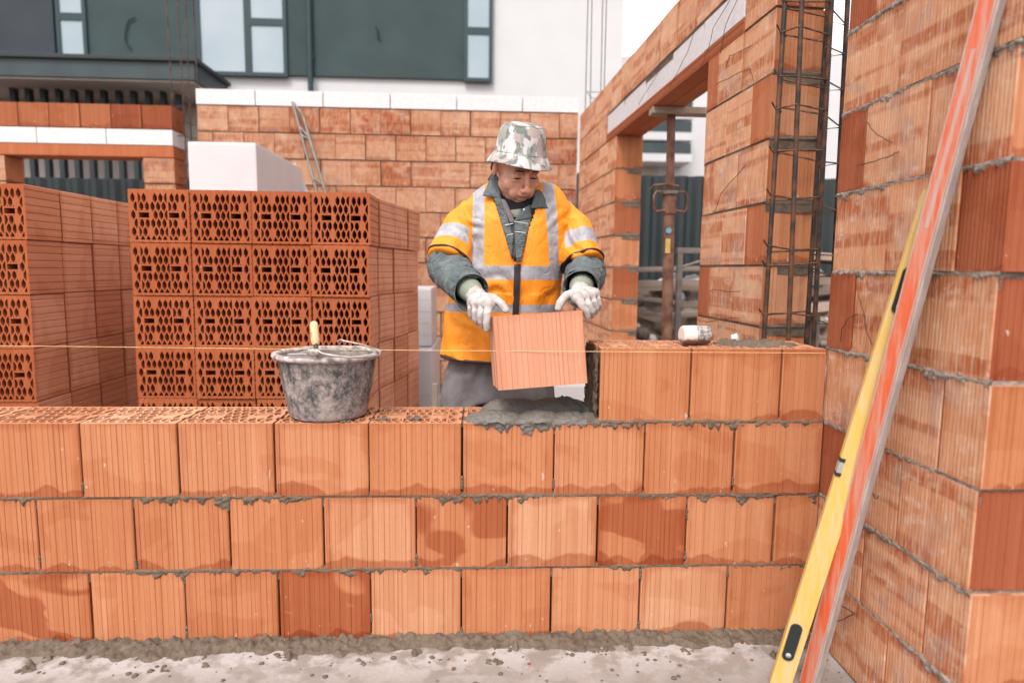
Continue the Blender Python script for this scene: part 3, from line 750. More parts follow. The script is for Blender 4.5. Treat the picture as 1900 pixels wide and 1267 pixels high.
for i, z in enumerate(zs):
    mb = MB(); o = [0, 1, 3, 4, 2, 0] if False else [0, 1, 3, 2, 0]
    pts = [barat(k, z + random.uniform(-.012, .012)) for k in o]; c = sum(pts[:-1], Vector()) / 4
    pts = [c + (p - c) * 1.09 for p in pts]; hook = [pts[0] + Vector((-.025, -.02, .02))]
    mb.tube([hook[0]] + pts + [pts[0] + Vector((.03, .02, -.005))], .0034, M['wire'], 6); mb.build('stirrup', cg)
    mb = MB(); o = [3, 4, 2, 3]; pts = [barat(k, z - .03 + random.uniform(-.02, .02)) for k in o]; pts[-1] = pts[-1] + Vector((-.0, 0, .012))
    mb.tube([pts[0] + Vector((-.015, 0, .0))] + pts, .0028, M['wire'], 6); mb.build('stirrup', cg)

def thin_cage(label, xs, Y, top, nst, zlo, zhi, r=.006):
    t = thing('rebar_cage', label, 'rebar cage', (xs[0], Y, 0)); e = []
    for x, yo in xs: mb = MB(); mb.tube([(x, Y + yo, 0.0), (x + random.uniform(-.01, .01), Y + yo, zlo), (x + random.uniform(-.03, .03) - .02, Y + yo, top)], r, M['rebar'], 6); mb.build('bar', t)
    for i in range(nst):
        z = zlo + (zhi - zlo) * i / (nst - 1); mb = MB(); q = [Vector((x * 1.0, Y + yo, z + random.uniform(-.01, .01))) for x, yo in xs]; mb.tube(q + [q[0]], .003, M['wire'], 5); mb.build('stirrup', t)
    t.location = (xs[0][0], Y, 0)
    for ch in t.children: ch.location = -Vector((0, 0, 0))
    return t
def cage2(label, pxs, Y, ytop, nst, zlo, zhi, r=.0055):
    xs = [(P(px, 200, Y + yo).x, Y + yo) for px, yo in pxs]
    t = thing('rebar_cage', label, 'rebar cage', (xs[0][0], Y, 0))
    for x, y in xs: mb = MB(); mb.tube([(x, y, 0.0), (x, y, 1.5), (x - .01, y, 2.9), (x - .02 + random.uniform(-.02, .02), y, ytop)], r, M['rebar'], 6); mb.build('bar', t)
    for i in range(nst):
        z = zlo + (zhi - zlo) * i / (nst - 1); mb = MB(); q = [Vector((x, y, z + random.uniform(-.01, .01))) for x, y in xs]; mb.tube(q + [q[0]], .003, M['wire'], 5); mb.build('stirrup', t)
cage2('thin rebar cage rising between the far left wall and the rear wall', [(322, .02), (342, .0), (354, .2), (370, .18)], 4.28, 4.6, 16, .9, 2.85)
cage2('thin rebar cage rising from the rear corner above the block walls', [(1088, .02), (1097, .2), (1116, .2), (1122, .02)], 4.32, 5.3, 11, .9, 2.95, .0045)
mb = MB(); xg = P(1078, 300, 4.3).x; mb.box((xg - .012, 4.24, 0), (xg + .012, 4.5, 2.2), M['frame_d']); mb.build('gap_shade_strip', None, 'added dark strip standing in for the shaded gap in the rear wall corner', 'strip')  # added dark box standing in for the shade inside the open corner gap

# ================================================================== BLOCK STACKS
def proto(holes):
    mb = MB(); T = Matrix(((1, 0, 0, 0), (0, 0, -1, 0), (0, 1, 0, 0), (0, 0, 0, 1)))   # block local z (hole axis) -> -Y ; local y -> Z
    T = TR(0, .244, 0) @ T
    mm = [M['clay_side']] * 4
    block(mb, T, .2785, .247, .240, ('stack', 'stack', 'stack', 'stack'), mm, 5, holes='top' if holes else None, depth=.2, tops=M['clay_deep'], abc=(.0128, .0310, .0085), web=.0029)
    return mb
def stack(loc, nrow, ncol, ndep, shear, zbase, name, leftcols):
    me = {}
    def mk(kind, tone):
        k = (kind, tone)
        if k not in me:
            mb = proto(kind); mb.c = [tone] * len(mb.c); o = mb.build('hollow_block'); me[k] = o.data; bpy.data.objects.remove(o)
        return me[k]
    tones = [(.1, .2, .3), (.35, .7, .95), (.6, .45, .5), (.9, .9, .8)]
    for r in range(nrow):
        for c in range(ncol):
            for d in range(ndep):
                if d > 0 and not (c == ncol - 1 or (c == 0 and leftcols)): continue
                data = mk(d == 0, random.choice(tones) if d else random.choice(tones))
                o = bpy.data.objects.new('hollow_block', data); COL.objects.link(o)
                sh = random.uniform(-.004, .004) + (.006 if r == 0 else 0)
                o.location = (loc[0] + c * .2815 + d * shear + sh, loc[1] + d * .25 + random.uniform(-.004, .004) + (0 if d else random.uniform(-.006, .006)), zbase + (nrow - 1 - r) * .2505)
                o.rotation_euler = (0, 0, random.uniform(-.006, .006))
                if shear and d:
                    an = -math.asin(shear / .25); xr_ = loc[0] + c * .2815 + .2785 + (d - 1) * shear + sh + .002
                    o.location = (xr_ - .2785 * math.cos(an), loc[1] + .25 * d - .002 * d - .2785 * math.sin(an), o.location.z); o.rotation_euler = (0, 0, an)
                rn = 'top' if r == 0 else ('bottom' if r == nrow - 1 else ORD[r])
                cn = ['leftmost column', 'second column', 'third column', 'rightmost column'][c] if ncol == 4 else ['leftmost column', 'middle column', 'rightmost column'][c]
                dn = ['front layer', 'second layer back', 'third layer back', 'fourth layer back', 'fifth layer back', 'sixth layer back'][d]
                face = 'holes facing out' if d == 0 else 'ribbed side showing'
                tag(o, '%s: %s row, %s, %s' % (name, rn, cn, dn), 'hollow block', 'hollow clay blocks in the two stacks')
zb1 = 1.602 - 6 * .2505
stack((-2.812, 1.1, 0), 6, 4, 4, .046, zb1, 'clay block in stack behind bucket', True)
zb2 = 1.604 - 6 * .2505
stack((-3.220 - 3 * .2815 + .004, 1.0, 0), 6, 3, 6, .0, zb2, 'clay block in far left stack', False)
def pallet(x0, x1, y0, y1, zt, label):
    t = thing('pallet', label, 'pallet', ((x0 + x1) / 2, y0, 0), 'pallets under the block stacks')
    for i in range(5): mb = MB(); y = y0 + (y1 - y0 - .1) * i / 4; mb.box((x0, y, zt - .022), (x1, y + .1, zt - .001), M['timber']); mb.build('board', t)
    for i in range(3): mb = MB(); x = x0 + (x1 - x0 - .1) * i / 2; mb.box((x, y0, 0.001), (x + .1, y1, zt - .0225), M['timber']); mb.build('bearer', t)
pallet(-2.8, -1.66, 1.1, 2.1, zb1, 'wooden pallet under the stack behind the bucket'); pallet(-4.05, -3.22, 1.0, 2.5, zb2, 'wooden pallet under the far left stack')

# ================================================================== WRAPPED PACKS
def pack(name, label, lo, hi, lines=0, print_=None):
    t = thing(name, label, 'wrapped pack', (lo[0], lo[1], lo[2])); mb = MB()
    mb.box(lo, hi, M['film'], bev=.018)
    mb.build('wrapping', t)
    if lines:
        mb = MB()
        for i in range(1, lines + 1): z = lo[2] + (hi[2] - lo[2]) * i / (lines + 1); mb.box((lo[0] + .01, lo[1] - .0015, z - .002), (hi[0] - .01, lo[1] + .001, z + .002), M['beige'])
        mb.build('seam', t)
    if print_:
        for (x, z, w, h) in print_: mb = MB(); mb.box((x, lo[1] - .003, z), (x + w, lo[1] + .001, z + h), M['paper']); mb.build('printed_mark', t)
    return t
a = P(347, 262, 2.3); b = P(475, 268, 2.3)
bp = pack('wrapped_pack', 'large white film-wrapped pack standing behind the block stack', (a.x, 2.3, .0), (b.x, 3.4, a.z), 0)
mb = MB(); q0 = P(545, 298, 3.38); q1 = P(572, 356, 3.35); mb.face([(q0.x, 3.39, q0.z - .01), (q1.x, 3.35, q1.z), (q1.x + .1, 3.2, .6), (q0.x, 3.0, .6)], M['film'])
o = mb.build('loose_film', bp); sm = o.modifiers.new('s', 'SOLIDIFY'); sm.thickness = .004
a = P(757, 534, 2.6); b = P(800, 541, 2.6); c = P(755, 645, 2.55)
pack('wrapped_pack', 'narrow white pack standing upright beside the worker, above the lower one', (a.x - .25, 2.62, c.z), (b.x, 3.2, a.z), 4, [(P(760, 580, 2.6).x, P(760, 578, 2.6).z, .012, .05), (P(757, 600, 2.6).x, P(757, 600, 2.6).z, .01, .05)])
a = P(755, 648, 2.5); b = P(803, 660, 2.5)
pack('wrapped_pack', 'wide low white pack under the narrow one between stack and worker', (a.x - .3, 2.5, .0), (b.x, 3.35, a.z), 1, [(P(758, 680, 2.5).x, P(758, 658, 2.5).z, .014, .05)])
a = P(880, 712, 1.7); b = P(1100, 712, 1.7)
pack('wrapped_pack', 'low white pack seen behind the legs of the worker', (a.x, 1.7, .0), (b.x, 2.3, a.z), 0)
mb = MB(); a = P(804, 757, .75); b = P(805, 712, .75); mb.box((-.011, -.012, 0), (.011, .012, b.z), M['timber_w'], TR(a.x, .75, 0) @ Matrix.Rotation(.01, 4, 'Y'))
mb.build('wooden_stake', None, 'thin upright wooden stake left of the worker behind the low wall', 'stake')

# lattice truss leaning on the rear wall
lt = thing('steel_truss', 'rusty steel lattice strip leaning on the rear wall behind the stacks', 'truss', (P(580, 350, 3.9).x, 3.9, 0))
a0, a1, b0, b1 = P(543, 190, 4.14), P(586, 350, 3.95), P(562, 215, 4.12), P(602, 350, 3.93)
def ext(p, q, z): d = (q - p) / (q.z - p.z); return p + d * (z - p.z)
for p, q in ((a0, a1), (b0, b1)): mb = MB(); mb.tube([p, ext(p, q, .02)], .014, M['galv'], 6); mb.build('chord', lt)
for z0_, z1_ in ((a0.z, b0.z), (2.52, 2.42), (2.44, 2.40), (2.05, 1.98), (1.7, 1.65), (1.35, 1.3)):
    mb = MB(); mb.tube([ext(a0, a1, z0_), ext(b0, b1, z1_)], .012, M['galv'], 6); mb.build('crosspiece', lt)

# ================================================================== PROP, TIMBER, DEBRIS
yp = 2.0
pr = thing('steel_prop', 'rusty adjustable steel prop standing under the lintel', 'prop', (P(1235, 620, yp).x, yp, 0))
xt, xb2 = P(1246, 205, yp), P(1237, 620, yp); zt_ = zc - .035
def pp_(z): d = (xt - xb2) / (xt.z - xb2.z); return xb2 + d * (z - xb2.z)
zcol = P(1240, 370, yp).z
mb = MB(); mb.tube([pp_(.01), pp_(zcol - .05)], .034, M['prop'], 20); mb.build('outer_tube', pr)
mb = MB(); mb.tube([pp_(zcol - .05), pp_(zt_ - .008)], .026, M['prop'], 20); mb.build('inner_tube', pr)
mb = MB(); mb.tube([pp_(zcol - .09), pp_(zcol + .04)], .042, M['prop'], 20); mb.tube([pp_(zcol + .03), pp_(zcol + .05)], .055, M['galv'], 20); mb.build('collar', pr)
cc = pp_(zcol)
for sx in (-1, 1): mb = MB(); mb.tube([cc + Vector(q) for q in ((sx * .03, -.02, .04), (sx * .09, -.02, .045), (sx * .105, -.02, .02), (sx * .105, -.02, -.06), (sx * .09, -.02, -.08), (sx * .03, -.02, -.07))], .008, M['prop'], 8); mb.build('handle', pr)
mb = MB(); mb.tube([cc + Vector(q) for q in ((.04, -.045, .075), (-.04, -.05, .085), (-.11, -.03, .08), (-.12, .02, .06))], .008, M['prop'], 8); mb.build('pin', pr)
mb = MB(); q = P(1235, 428, yp - .03); mb.tube([(pp_(q.z).x - .012, yp - .0335, q.z), (pp_(q.z).x - .012, yp - .037, q.z)], .018, M['sticker_b'], 16); mb.build('sticker', pr, 'round blue sticker')
mb = MB(); q = P(1235, 455, yp - .03); mb.box((pp_(q.z).x - .03, yp - .037, q.z - .05), (pp_(q.z).x + .0, yp - .0335, q.z + .04), M['sticker_y']); mb.build('sticker', pr, 'faded yellow sticker')
mb = MB(); q = pp_(0); mb.box((q.x - .07, yp - .07, .001), (q.x + .07, yp + .07, .01), M['prop'], bev=.002); mb.build('base_plate', pr)
mb = MB(); a = P(1208, 196, yp); b = P(1312, 199, yp); mb.box((a.x, yp - .05, zt_ - .008), (a.x + .62, yp + .05, zt_ + .033), M['timber_w'], bev=.006)
mb.build('timber_packer', None, 'short timber laid across the head of the steel prop under the lintel', 'timber')

deb = [((1190, 500), (1330, 498), 4.6, .05, 'dark weathered beam, uppermost of the timbers beyond the opening'), ((1190, 530), (1340, 528), 4.3, .10, 'thick pale beam lying behind the steel frame beyond the opening'),
       ((1188, 580), (1275, 612), 3.6, .08, 'slanting pale plank lowest beyond the opening'), ((1200, 555), (1330, 570), 4.1, .04, 'thin dark plank below the thick beam beyond the opening'),
       ((1250, 585), (1400, 575), 3.9, .05, 'plank resting on rubble near the stub wall')]
for a, b, Y, th, lb in deb:
    mb = MB(); p, q = P(*a, Y), P(*b, Y); d = (q - p); ang = math.atan2(d.z, d.x)
    mb.box((-.15, -.06, -th / 2), (d.length + .15, .06, th / 2), M['timber'], Matrix.Translation(p) @ Matrix.Rotation(-ang, 4, 'Y'), bev=.004)
    mb.build('timber_beam', None, lb, 'beam', 'timbers heaped beyond the opening', origin=p)
fr = thing('trestle', 'grey steel trestle standing beyond the opening right of the prop', 'frame', (P(1262, 600, 3.3).x, 3.3, 0))
a, b = P(1262, 470, 3.3), P(1330, 474, 3.3)
for p in (a, b): mb = MB(); mb.box((p.x - .022, 3.28, 0), (p.x + .022, 3.32, a.z), M['galv'], bev=.003); mb.build('leg', fr)
mb = MB(); mb.box((a.x - .03, 3.277, a.z), (b.x + .03, 3.323, a.z + .045), M['galv'], bev=.003); mb.build('rail', fr)
mb = MB(); mb.tube([(a.x, 3.3, a.z - .12), (b.x, 3.3, a.z - .02)], .012, M['galv']); mb.build('brace', fr)
mb = MB(); mb.grid([[Vector((.1 + 2.6 * i / 30, 3.5 + 2.2 * j / 24, max(-.05, 1.15 - abs(3.5 + 2.2 * j / 24 - 4.7) * .95 + .16 * noise.noise((i * .35, j * .35, 2)) + .08 * noise.noise((i * 1.1, j * 1.1, 2))) * min(1, i / 4 + .2))) for i in range(31)] for j in range(25)], M['soil'])
for i in range(520):
    x = random.uniform(.15, 2.4); y = random.uniform(3.6, 5.4); hgt = max(0, 1.2 - abs(y - 4.7) * .95); r = random.choice((.025, .04, .05, .08, .12)) * random.uniform(.7, 1.2)
    rock(mb, (x, y, max(.0, hgt * random.uniform(.86, 1.04))), r, random.choice((M['mortar'], M['soil'], M['soil'], M['dark_mortar'], M['aac'])), .8)
mb.build('rubble_heap', label='heap of rubble, soil and broken block beyond the opening', cat='rubble', kind='stuff')
for i, (px, py, lb) in enumerate(((1528, 480, 'uppermost pale board stacked beyond the rebar cage'), (1530, 520, 'grey board in the middle of the stack beyond the rebar cage'), (1526, 560, 'lowest board of the stack beyond the rebar cage'))):
    p = P(px, py, 2.4); mb = MB(); mb.box((-.5, -.3, -.025), (.6, .3, .025), M['timber_w'] if i != 1 else M['timber'], Matrix.Translation(p) @ Matrix.Rotation(.05 - .07 * i, 4, 'Y') @ Matrix.Rotation(.2 * i, 4, 'Z'), bev=.004)
    mb.build('board', None, lb, 'board', 'boards stacked beyond the rebar cage', origin=p)
tb = thing('trestle_table', 'low trestle carrying the boards beyond the rebar cage', 'trestle', (.75, 2.4, 0))
for x in (.45, 1.1): mb = MB(); mb.box((x, 2.2, 0), (x + .06, 2.6, P(1526, 575, 2.4).z), M['timber']); mb.build('leg', tb)

# ================================================================== FENCES
def fence(x0, x1, y, top, label):
    t = thing('sheet_fence', label, 'fence', (x0, y, 0)); mb = MB(); n = int((x1 - x0) / .055); pts = []
    for i in range(n + 1):
        x = x0 + (x1 - x0) * i / n; ph = i % 4; pts.append((x, y + (0 if ph in (0, 1) else .045)))
    mb.grid([[Vector((x, yy, z)) for x, yy in pts] for z in (-.2, top)], M['fence'], smooth=False); o = mb.build('sheeting', t); s = o.modifiers.new('s', 'SOLIDIFY'); s.thickness = .003
    mb = MB(); mb.box((x0, y + .06, top - .55), (x1, y + .1, top - .5), M['fence']); mb.build('rail', t)
    x = x0
    while x < x1: mb = MB(); mb.box((x, y + .1, -.2), (x + .06, y + .16, top - .02), M['fence']); mb.build('post', t); x += 2.2
fence(.5, 5.5, 6.2, P(1250, 326, 6.2).z, 'dark corrugated sheet fence beyond the opening at the right')
fence(-11, -3.9, 6.2, P(130, 348, 6.2).z - .0 if False else P(130, 330, 6.2).z, 'dark corrugated sheet fence behind the far left wall')

# ================================================================== HOUSE BEHIND
YH = 9.0
hs_ = thing('house', 'modern house with slate grey upper storey, white base and a flat dark canopy', 'house', (-5, YH, 0))
xe = P(1155, 100, YH).x; zd = P(500, 141, YH).z; xd = P(912, 100, YH).x; xc = P(413, 150, YH).x
mb = MB(); mb.box((-16, YH, -.2), (xe, YH + 8, 8.2), M['plaster_w']); mb.build('wall', hs_)
mb = MB(); mb.box((-15.9, YH - .06, zd), (xd, YH - .002, 8.1), M['plaster_d']); mb.build('cladding', hs_)
mb = MB(); mb.box((-15.8, YH - .12, P(60, 104, YH).z - .3), (P(108, 50, YH).x, YH - .062, 8.0), simple('slate_panel_dark', (.036, .043, .052), .9, .1, 2)); mb.build('panel', hs_)
def window(x0, x1, z0, z1, panes):
    mb = MB(); f = .06
    mb.box((x0 - f, YH - .10, z0 - f), (x0, YH - .05, z1 + f), M['frame_d']); mb.box((x1, YH - .10, z0 - f), (x1 + f, YH - .05, z1 + f), M['frame_d'])
    mb.box((x0, YH - .10, z0 - f), (x1, YH - .05, z0), M['frame_d']); mb.box((x0, YH - .10, z1), (x1, YH - .05, z1 + f), M['frame_d'])
    o = mb.build('window_frame', hs_)
    for (a, b, c, d) in panes: mb = MB(); mb.box((a, YH - .08, c), (b, YH - .062, d), M['glass']); mb.build('pane', o)
    mb = MB()
    for (a, b, c, d) in panes:
        if d < z1 - .05: mb.box((a, YH - .098, d), (b, YH - .055, min(z1, d + .11)), M['frame_d'])
        if b < x1 - .05: mb.box((b, YH - .099, z0), (b + .11, YH - .055, z1), M['frame_d'])
    if mb.v: mb.build('mullion', o)
zz0 = P(450, 137, YH).z; xa, xb_ = P(378, 100, YH).x, P(458, 100, YH).x; xc0, xc1 = P(468, 100, YH).x, P(529, 100, YH).x; zs1 = P(500, 52, YH).z; zs2 = P(500, 43, YH).z
mb = MB()
window(xa, xc1, zz0, 7.2, [(xa, xb_, zz0, 7.2), (xc0, xc1, zz0, zs1), (xc0, xc1, zs2, 7.2)])
x0, x1 = P(868, 100, YH).x, P(907, 100, YH).x; z0 = P(885, 148, YH).z
window(x0, x1, z0, 7.2, [(x0, x1, z0, P(885, 68, YH).z), (x0, x1, P(885, 55, YH).z, 7.2)])
x0, x1 = P(119, 60, YH).x, P(160, 60, YH).x; z0 = P(140, 104, YH).z
window(x0, x1, z0, 7.2, [(x0, x1, z0, P(140, 42, YH).z), (x0, x1, P(140, 30, YH).z, 7.2)])
mb = MB(); x = P(578, 80, YH).x; mb.tube([(x, YH - .12, 3.2), (x, YH - .12, 8)], .045, M['frame_d'], 12); o = mb.build('downpipe', hs_)
for z in (4.6, 6.2): mb = MB(); mb.box((x - .055, YH - .13, z), (x + .055, YH - .058, z + .04), M['frame_d']); mb.build('bracket', o)
YC = 7.7; ct = P(358, 112, YC).z; cb = P(358, 150, YC).z; cx = P(360, 120, YC).x
mb = MB(); mb.box((-16, YC, cb + .005), (cx, YH - .061, ct), M['canopy'], bev=.01); o = mb.build('canopy', hs_)
mb = MB(); mb.box((-16, YC - .05, ct - .03), (cx + .05, YH - .062, ct + .03), M['cable'], bev=.008); mb.build('canopy_edge', o)
mb = MB(); mb.box((-15.9, YC + .04, cb - .02), (cx - .04, YH - .01, cb + .003), M['beige']); mb.build('soffit', o)
mb = MB(); mb.box((-16, YH - .03, 0), (cx + .1, YH - .003, cb - .021), M['beige']); mb.build('porch_wall', hs_)
mb = MB(); x0 = P(28, 200, 8.3).x; x1 = P(332, 200, 8.3).x; zt2 = P(180, 154, 8.3).z; nf = 12
mb.box((x0 - .04, 8.27, zt2 - .05), (x1 + .04, 8.33, zt2), M['cable']); mb.build('screen_rail', hs_)
for i in range(nf): x = x0 + (x1 - x0) * i / (nf - 1); mb = MB(); mb.box((x - .035, 8.25, -.19), (x + .035, 8.35, zt2 - .05), M['cable']); mb.build('screen_slat', hs_)
cab = [[(250, 33), (238, 38), (232, 60), (232, 78), (242, 90)], [(697, 50), (702, 58), (700, 68), (706, 74)]]
for pts, lb in zip(cab, ('loose black cable hooked on the grey facade, left of the large window', 'short black cable stub on the grey facade, right of the downpipe')):
    mb = MB(); q = [P(x, y, YH - .09) for x, y in pts]; mb.tube(q, .012, M['cable'], 6); mb.build('cable', None, lb, 'cable', origin=q[0])

# distant white apartment building at the right
ab = thing('apartment_building', 'distant white apartment building with dark balconies seen through the opening', 'building', (6, 22, 0))
YB = 22; x0 = P(1222, 260, YB).x; x1 = P(1600, 200, YB).x
mb = MB(); mb.box((x0, YB, -.2), (x1 + 3, YB + 8, 9.3), M['plaster_w']); mb.build('wall', ab)
x2 = P(1150, 260, YB).x
for k in range(3):
    z = P(1200, 302 - k * 38, YB).z
    mb = MB(); mb.box((x2, YB - 1.2, z - .15), (x0 + .9, YB - .01, z + .12), M['plaster_w']); mb.build('balcony_slab', ab)
    mb = MB(); mb.box((x2, YB - 1.18, z + .12), (x0 + .85, YB - 1.14, z + .5), M['canopy']); mb.build('railing', ab)
    mb = MB(); mb.box((x2, YB - .05, z + .15), (x0 + .6, YB - .012, z + 1.5 if k < 2 else z + 1.1), M['frame_d']); mb.build('window_band', ab)
mb = MB(); mb.box((x2, YB + .02, -.2), (x0 - .01, YB + 7, 9.0), M['beige']); mb.build('recessed_wall', ab)

# ================================================================== TOOLS
BX, BY, BZ = -1.665, .125, 3 * HB
bk = thing('bucket', 'black rubber builder bucket caked with pale cement on the low wall', 'bucket', (BX, BY, BZ))
prof = [(.001, .0), (.118, .0), (.126, .004), (.129, .012), (.146, .10), (.159, .185), (.163, .205)]
inn = [(.157, .205), (.152, .185), (.139, .10), (.12, .02), (.001, .016)]
mb = MB(); mb.lathe(prof + inn, M['bucket'], 64, (BX, BY, BZ)); mb.build('body', bk)
mb = MB(); mb.lathe([(.164, .196), (.176, .200), (.180, .207), (.177, .214), (.166, .217), (.157, .213), (.156, .204), (.164, .196)], M['rim'], 72, (BX, BY, BZ))
mb.v = [(x + .0015 * noise.noise((x * 40, y * 40, 1)), y, z + .003 * noise.noise((x * 30, y * 30, 3))) for x, y, z in mb.v]; mb.build('rim', bk)
mb = MB(); rows = []
for i in range(14):
    r = .001 + .156 * i / 13; rows.append([Vector((BX + r * math.cos(t), BY + r * math.sin(t), BZ + .196 + .020 * noise.noise((r * math.cos(t) * 14, r * math.sin(t) * 14, 2)) + .010 * noise.noise((r * math.cos(t) * 50, r * math.sin(t) * 50, 5)) + .035 * (1 - (r / .156)) - .008)) for t in [2 * math.pi * k / 48 for k in range(48)]])
mb.grid(rows, M['dark_mortar'], True); mb.build('mortar_fill', bk)
mb = MB()
bl = [P(626, 634, .27), P(632, 630, .26), P(640, 633, .24), P(655, 636, .26), P(675, 640, .2), P(695, 648, .12), P(706, 655, .07), P(703, 660, .03), P(680, 663, -.03), P(650, 663, -.055), P(620, 660, -.06), P(598, 656, -.06), P(590, 651, -.06), P(580, 652, -.06), P(574, 658, -.06), P(560, 657, -.05), P(535, 658, -.035)]
mb.tube(bl, .0035, M['bail'], 8); mb.build('bail_handle', bk)
mb = MB(); q = P(583, 655, -.055)
for dx in (-.012, -.004, .006): mb.lathe([(.0001, -.012), (.010, -.006), (.012, .004), (.006, .011), (.0001, .013)], M['rim'], 12, (q.x + dx, q.y, q.z))
mb.build('ear', bk)
a, b = P(582, 596, .05), P(586, 640, .03)
tr = thing('trowel', 'wooden trowel handle sticking out of the mortar in the bucket', 'trowel', b)
mb = MB(); d = (b - a); k = [0, .05, .2, .5, .8, .95, 1.0]; r = [.005, .011, .0135, .013, .0145, .012, .010]
mb.tube([a + d * t for t in k], r, M['handle'], 16); mb.build('handle', tr)
mb = MB(); mb.tube([b, b + Vector((.002, .0, -.02)), b + Vector((.004, .01, -.06))], [.008, .006, .005], M['galv'], 10); mb.build('tang', tr)
mb = MB(); mb.box((b.x - .05, b.y - .0, b.z - .10), (b.x + .05, b.y + .003, b.z - .055), M['galv']); mb.build('blade', tr)

a, b = P(1263, 622, .10), P(1316, 623, .10); mz = 4 * HB + .033; mx = (a.x + b.x) / 2; hl = (b.x - a.x) / 2
ml = thing('mallet', 'rubber mallet with white and grey head lying on top of the raised wall end', 'mallet', (mx, .1, mz))
mb = MB(); TT = TR(mx, .1, mz) @ Matrix.Rotation(.12, 4, 'Z') @ Matrix.Rotation(R_(90), 4, 'Y')
mb.lathe([(.0001, -hl), (.026, -hl), (.0265, -hl), (.0295, -hl + .002), (.031, -hl + .005), (.0315, -hl + .007), (.033, 0), (.0315, hl - .007), (.031, hl - .005), (.0295, hl - .002), (.0265, hl), (.026, hl), (.0001, hl)], M['mallet'], 32, mtx=TT); mb.build('head', ml)
mb = MB(); mb.tube([(mx, .12, mz - .005), (mx + .045, .27, mz - .018), (mx + .06, .40, mz - .06)], [.010, .013, .015], M['handle'], 12); mb.build('handle', ml)
mb = MB(); q = P(1358, 628, .235); mb.lathe([(.0001, .0), (.014, 0), (.0155, .004), (.0155, .022), (.0001, .024)], M['aac'], 16, mtx=TR(q.x, .235, q.z - .002) @ Matrix.Rotation(1.2, 4, 'Y') @ Matrix.Rotation(.4, 4, 'X'))
mb.build('plastic_cap', None, 'small pale plastic cap on the wall top right of the mallet', 'cap')

def bar_frame(bot, top, nrm):
    z = (top - bot).normalized(); y = -(nrm - z * nrm.dot(z)).normalized(); x = y.cross(z); L = (top - bot).length
    return Matrix(((x.x, y.x, z.x, bot.x), (x.y, y.y, z.y, bot.y), (x.z, y.z, z.z, bot.z), (0, 0, 0, 1))), L
# orange straightedge (in front) and yellow level
def to_floor(p, q, z): d = (q - p) / (q.z - p.z); return p + d * (z - p.z)
ob, ot = PZ(1494, 1275, 0), PX(1833, 0, -.035)
OT, OL = bar_frame(ob, ot + (ot - ob).normalized() * .12, Vector((-.955, -.36, .0)))
og = thing('straightedge', 'long orange aluminium straightedge leaning on the right wall in front of the yellow level', 'straightedge', ob)
mb = MB(); mb.box((-.025, .001, 0), (.025, .026, OL), M['alu'], OT, bev=.002); mb.build('profile', og)
mb = MB(); mb.box((-.0205, -.0015, .004), (.0205, .003, OL - .004), M['orange'], OT); mb.build('painted_face', og)
mb = MB()
for x in (-.0205, .019): mb.box((x - .002, -.003, .004), (x + .002, .003, OL - .004), M['orange_d'], OT)
mb.box((-.006, -.0022, OL - .62), (.004, .0, OL - .22), M['orange_d'], OT); mb.build('groove', og)
yb, yt = PZ(1447, 1275, 0), PX(1741, 356, -.02)
YT, YL = bar_frame(yb, yt, Vector((-.35, -1, 0)))
yg = thing('spirit_level', 'yellow spirit level with black hand holes leaning on the right wall behind the orange straightedge', 'spirit level', yb)
mb = MB(); w = .029; mb.box((-w, .001, 0), (w, .024, YL), M['yellow'], YT, bev=.002)
mb.build('body', yg)
def slot(mb, zc_, hw, hl, mat, y, xo=0, ring=0):
    pts = []
    for k in range(24):
        t = 2 * math.pi * k / 24; x = hw * math.cos(t); z = (hl - hw) * (1 if math.sin(t) > 0 else -1) + hw * math.sin(t); pts.append((x + xo, z + zc_))
    mb.face([YT @ Vector((x, y, z)) for x, z in pts][::-1], mat); pts2 = pts
    mb.grid([[YT @ Vector((x, y, z)) for x, z in pts2], [YT @ Vector((x, .002, z)) for x, z in pts2]], mat, True, False)
def along(py):
    lo, hi = 0, YL
    for _ in range(30):
        m = (lo + hi) / 2
        if proj(YT @ Vector((0, 0, m)))[1] > py: lo = m
        else: hi = m
    return lo
for zc_ in (along(1192), along(540)):
    mb = MB(); slot(mb, zc_, .0165, .062, M['black'], -.0035, -.006); o = mb.build('hand_hole', yg)
    mb = MB(); slot(mb, zc_, .010, .052, M['cable'], -.0045, -.006); mb.build('rim', o)
    mb = MB(); mb.lathe([(.0001, .0), (.008, .0), (.008, .004), (.0001, .005)], M['vial'], 12, mtx=YT @ TR(-.006, -.0046, zc_ - .042) @ Matrix.Rotation(R_(90), 4, 'X')); mb.build('stud', o)
za, zb_ = along(884), along(858)
for zc_ in (za, zb_): mb = MB(); mb.box((-w - .0015, -.003, zc_ - .005), (-w + .012, .02, zc_ + .005), M['black'], YT); mb.build('vial_notch', yg)
mb = MB(); mb.box((-w - .001, -.002, za + .005), (-w + .010, .015, zb_ - .005), M['vial'], YT); mb.build('vial', yg)

mb = MB(); a = P(-30, 641, -.006); b = Vector((-.004, -.004, .982)); b = P(1532, 655, -.006)
mb.tube([a, a.lerp(b, .5) + Vector((0, 0, -.003)), b], .0007, M['string'], 6); mb.build('mason_line', None, 'thin yellow mason line stretched along the front of the low wall', 'string')

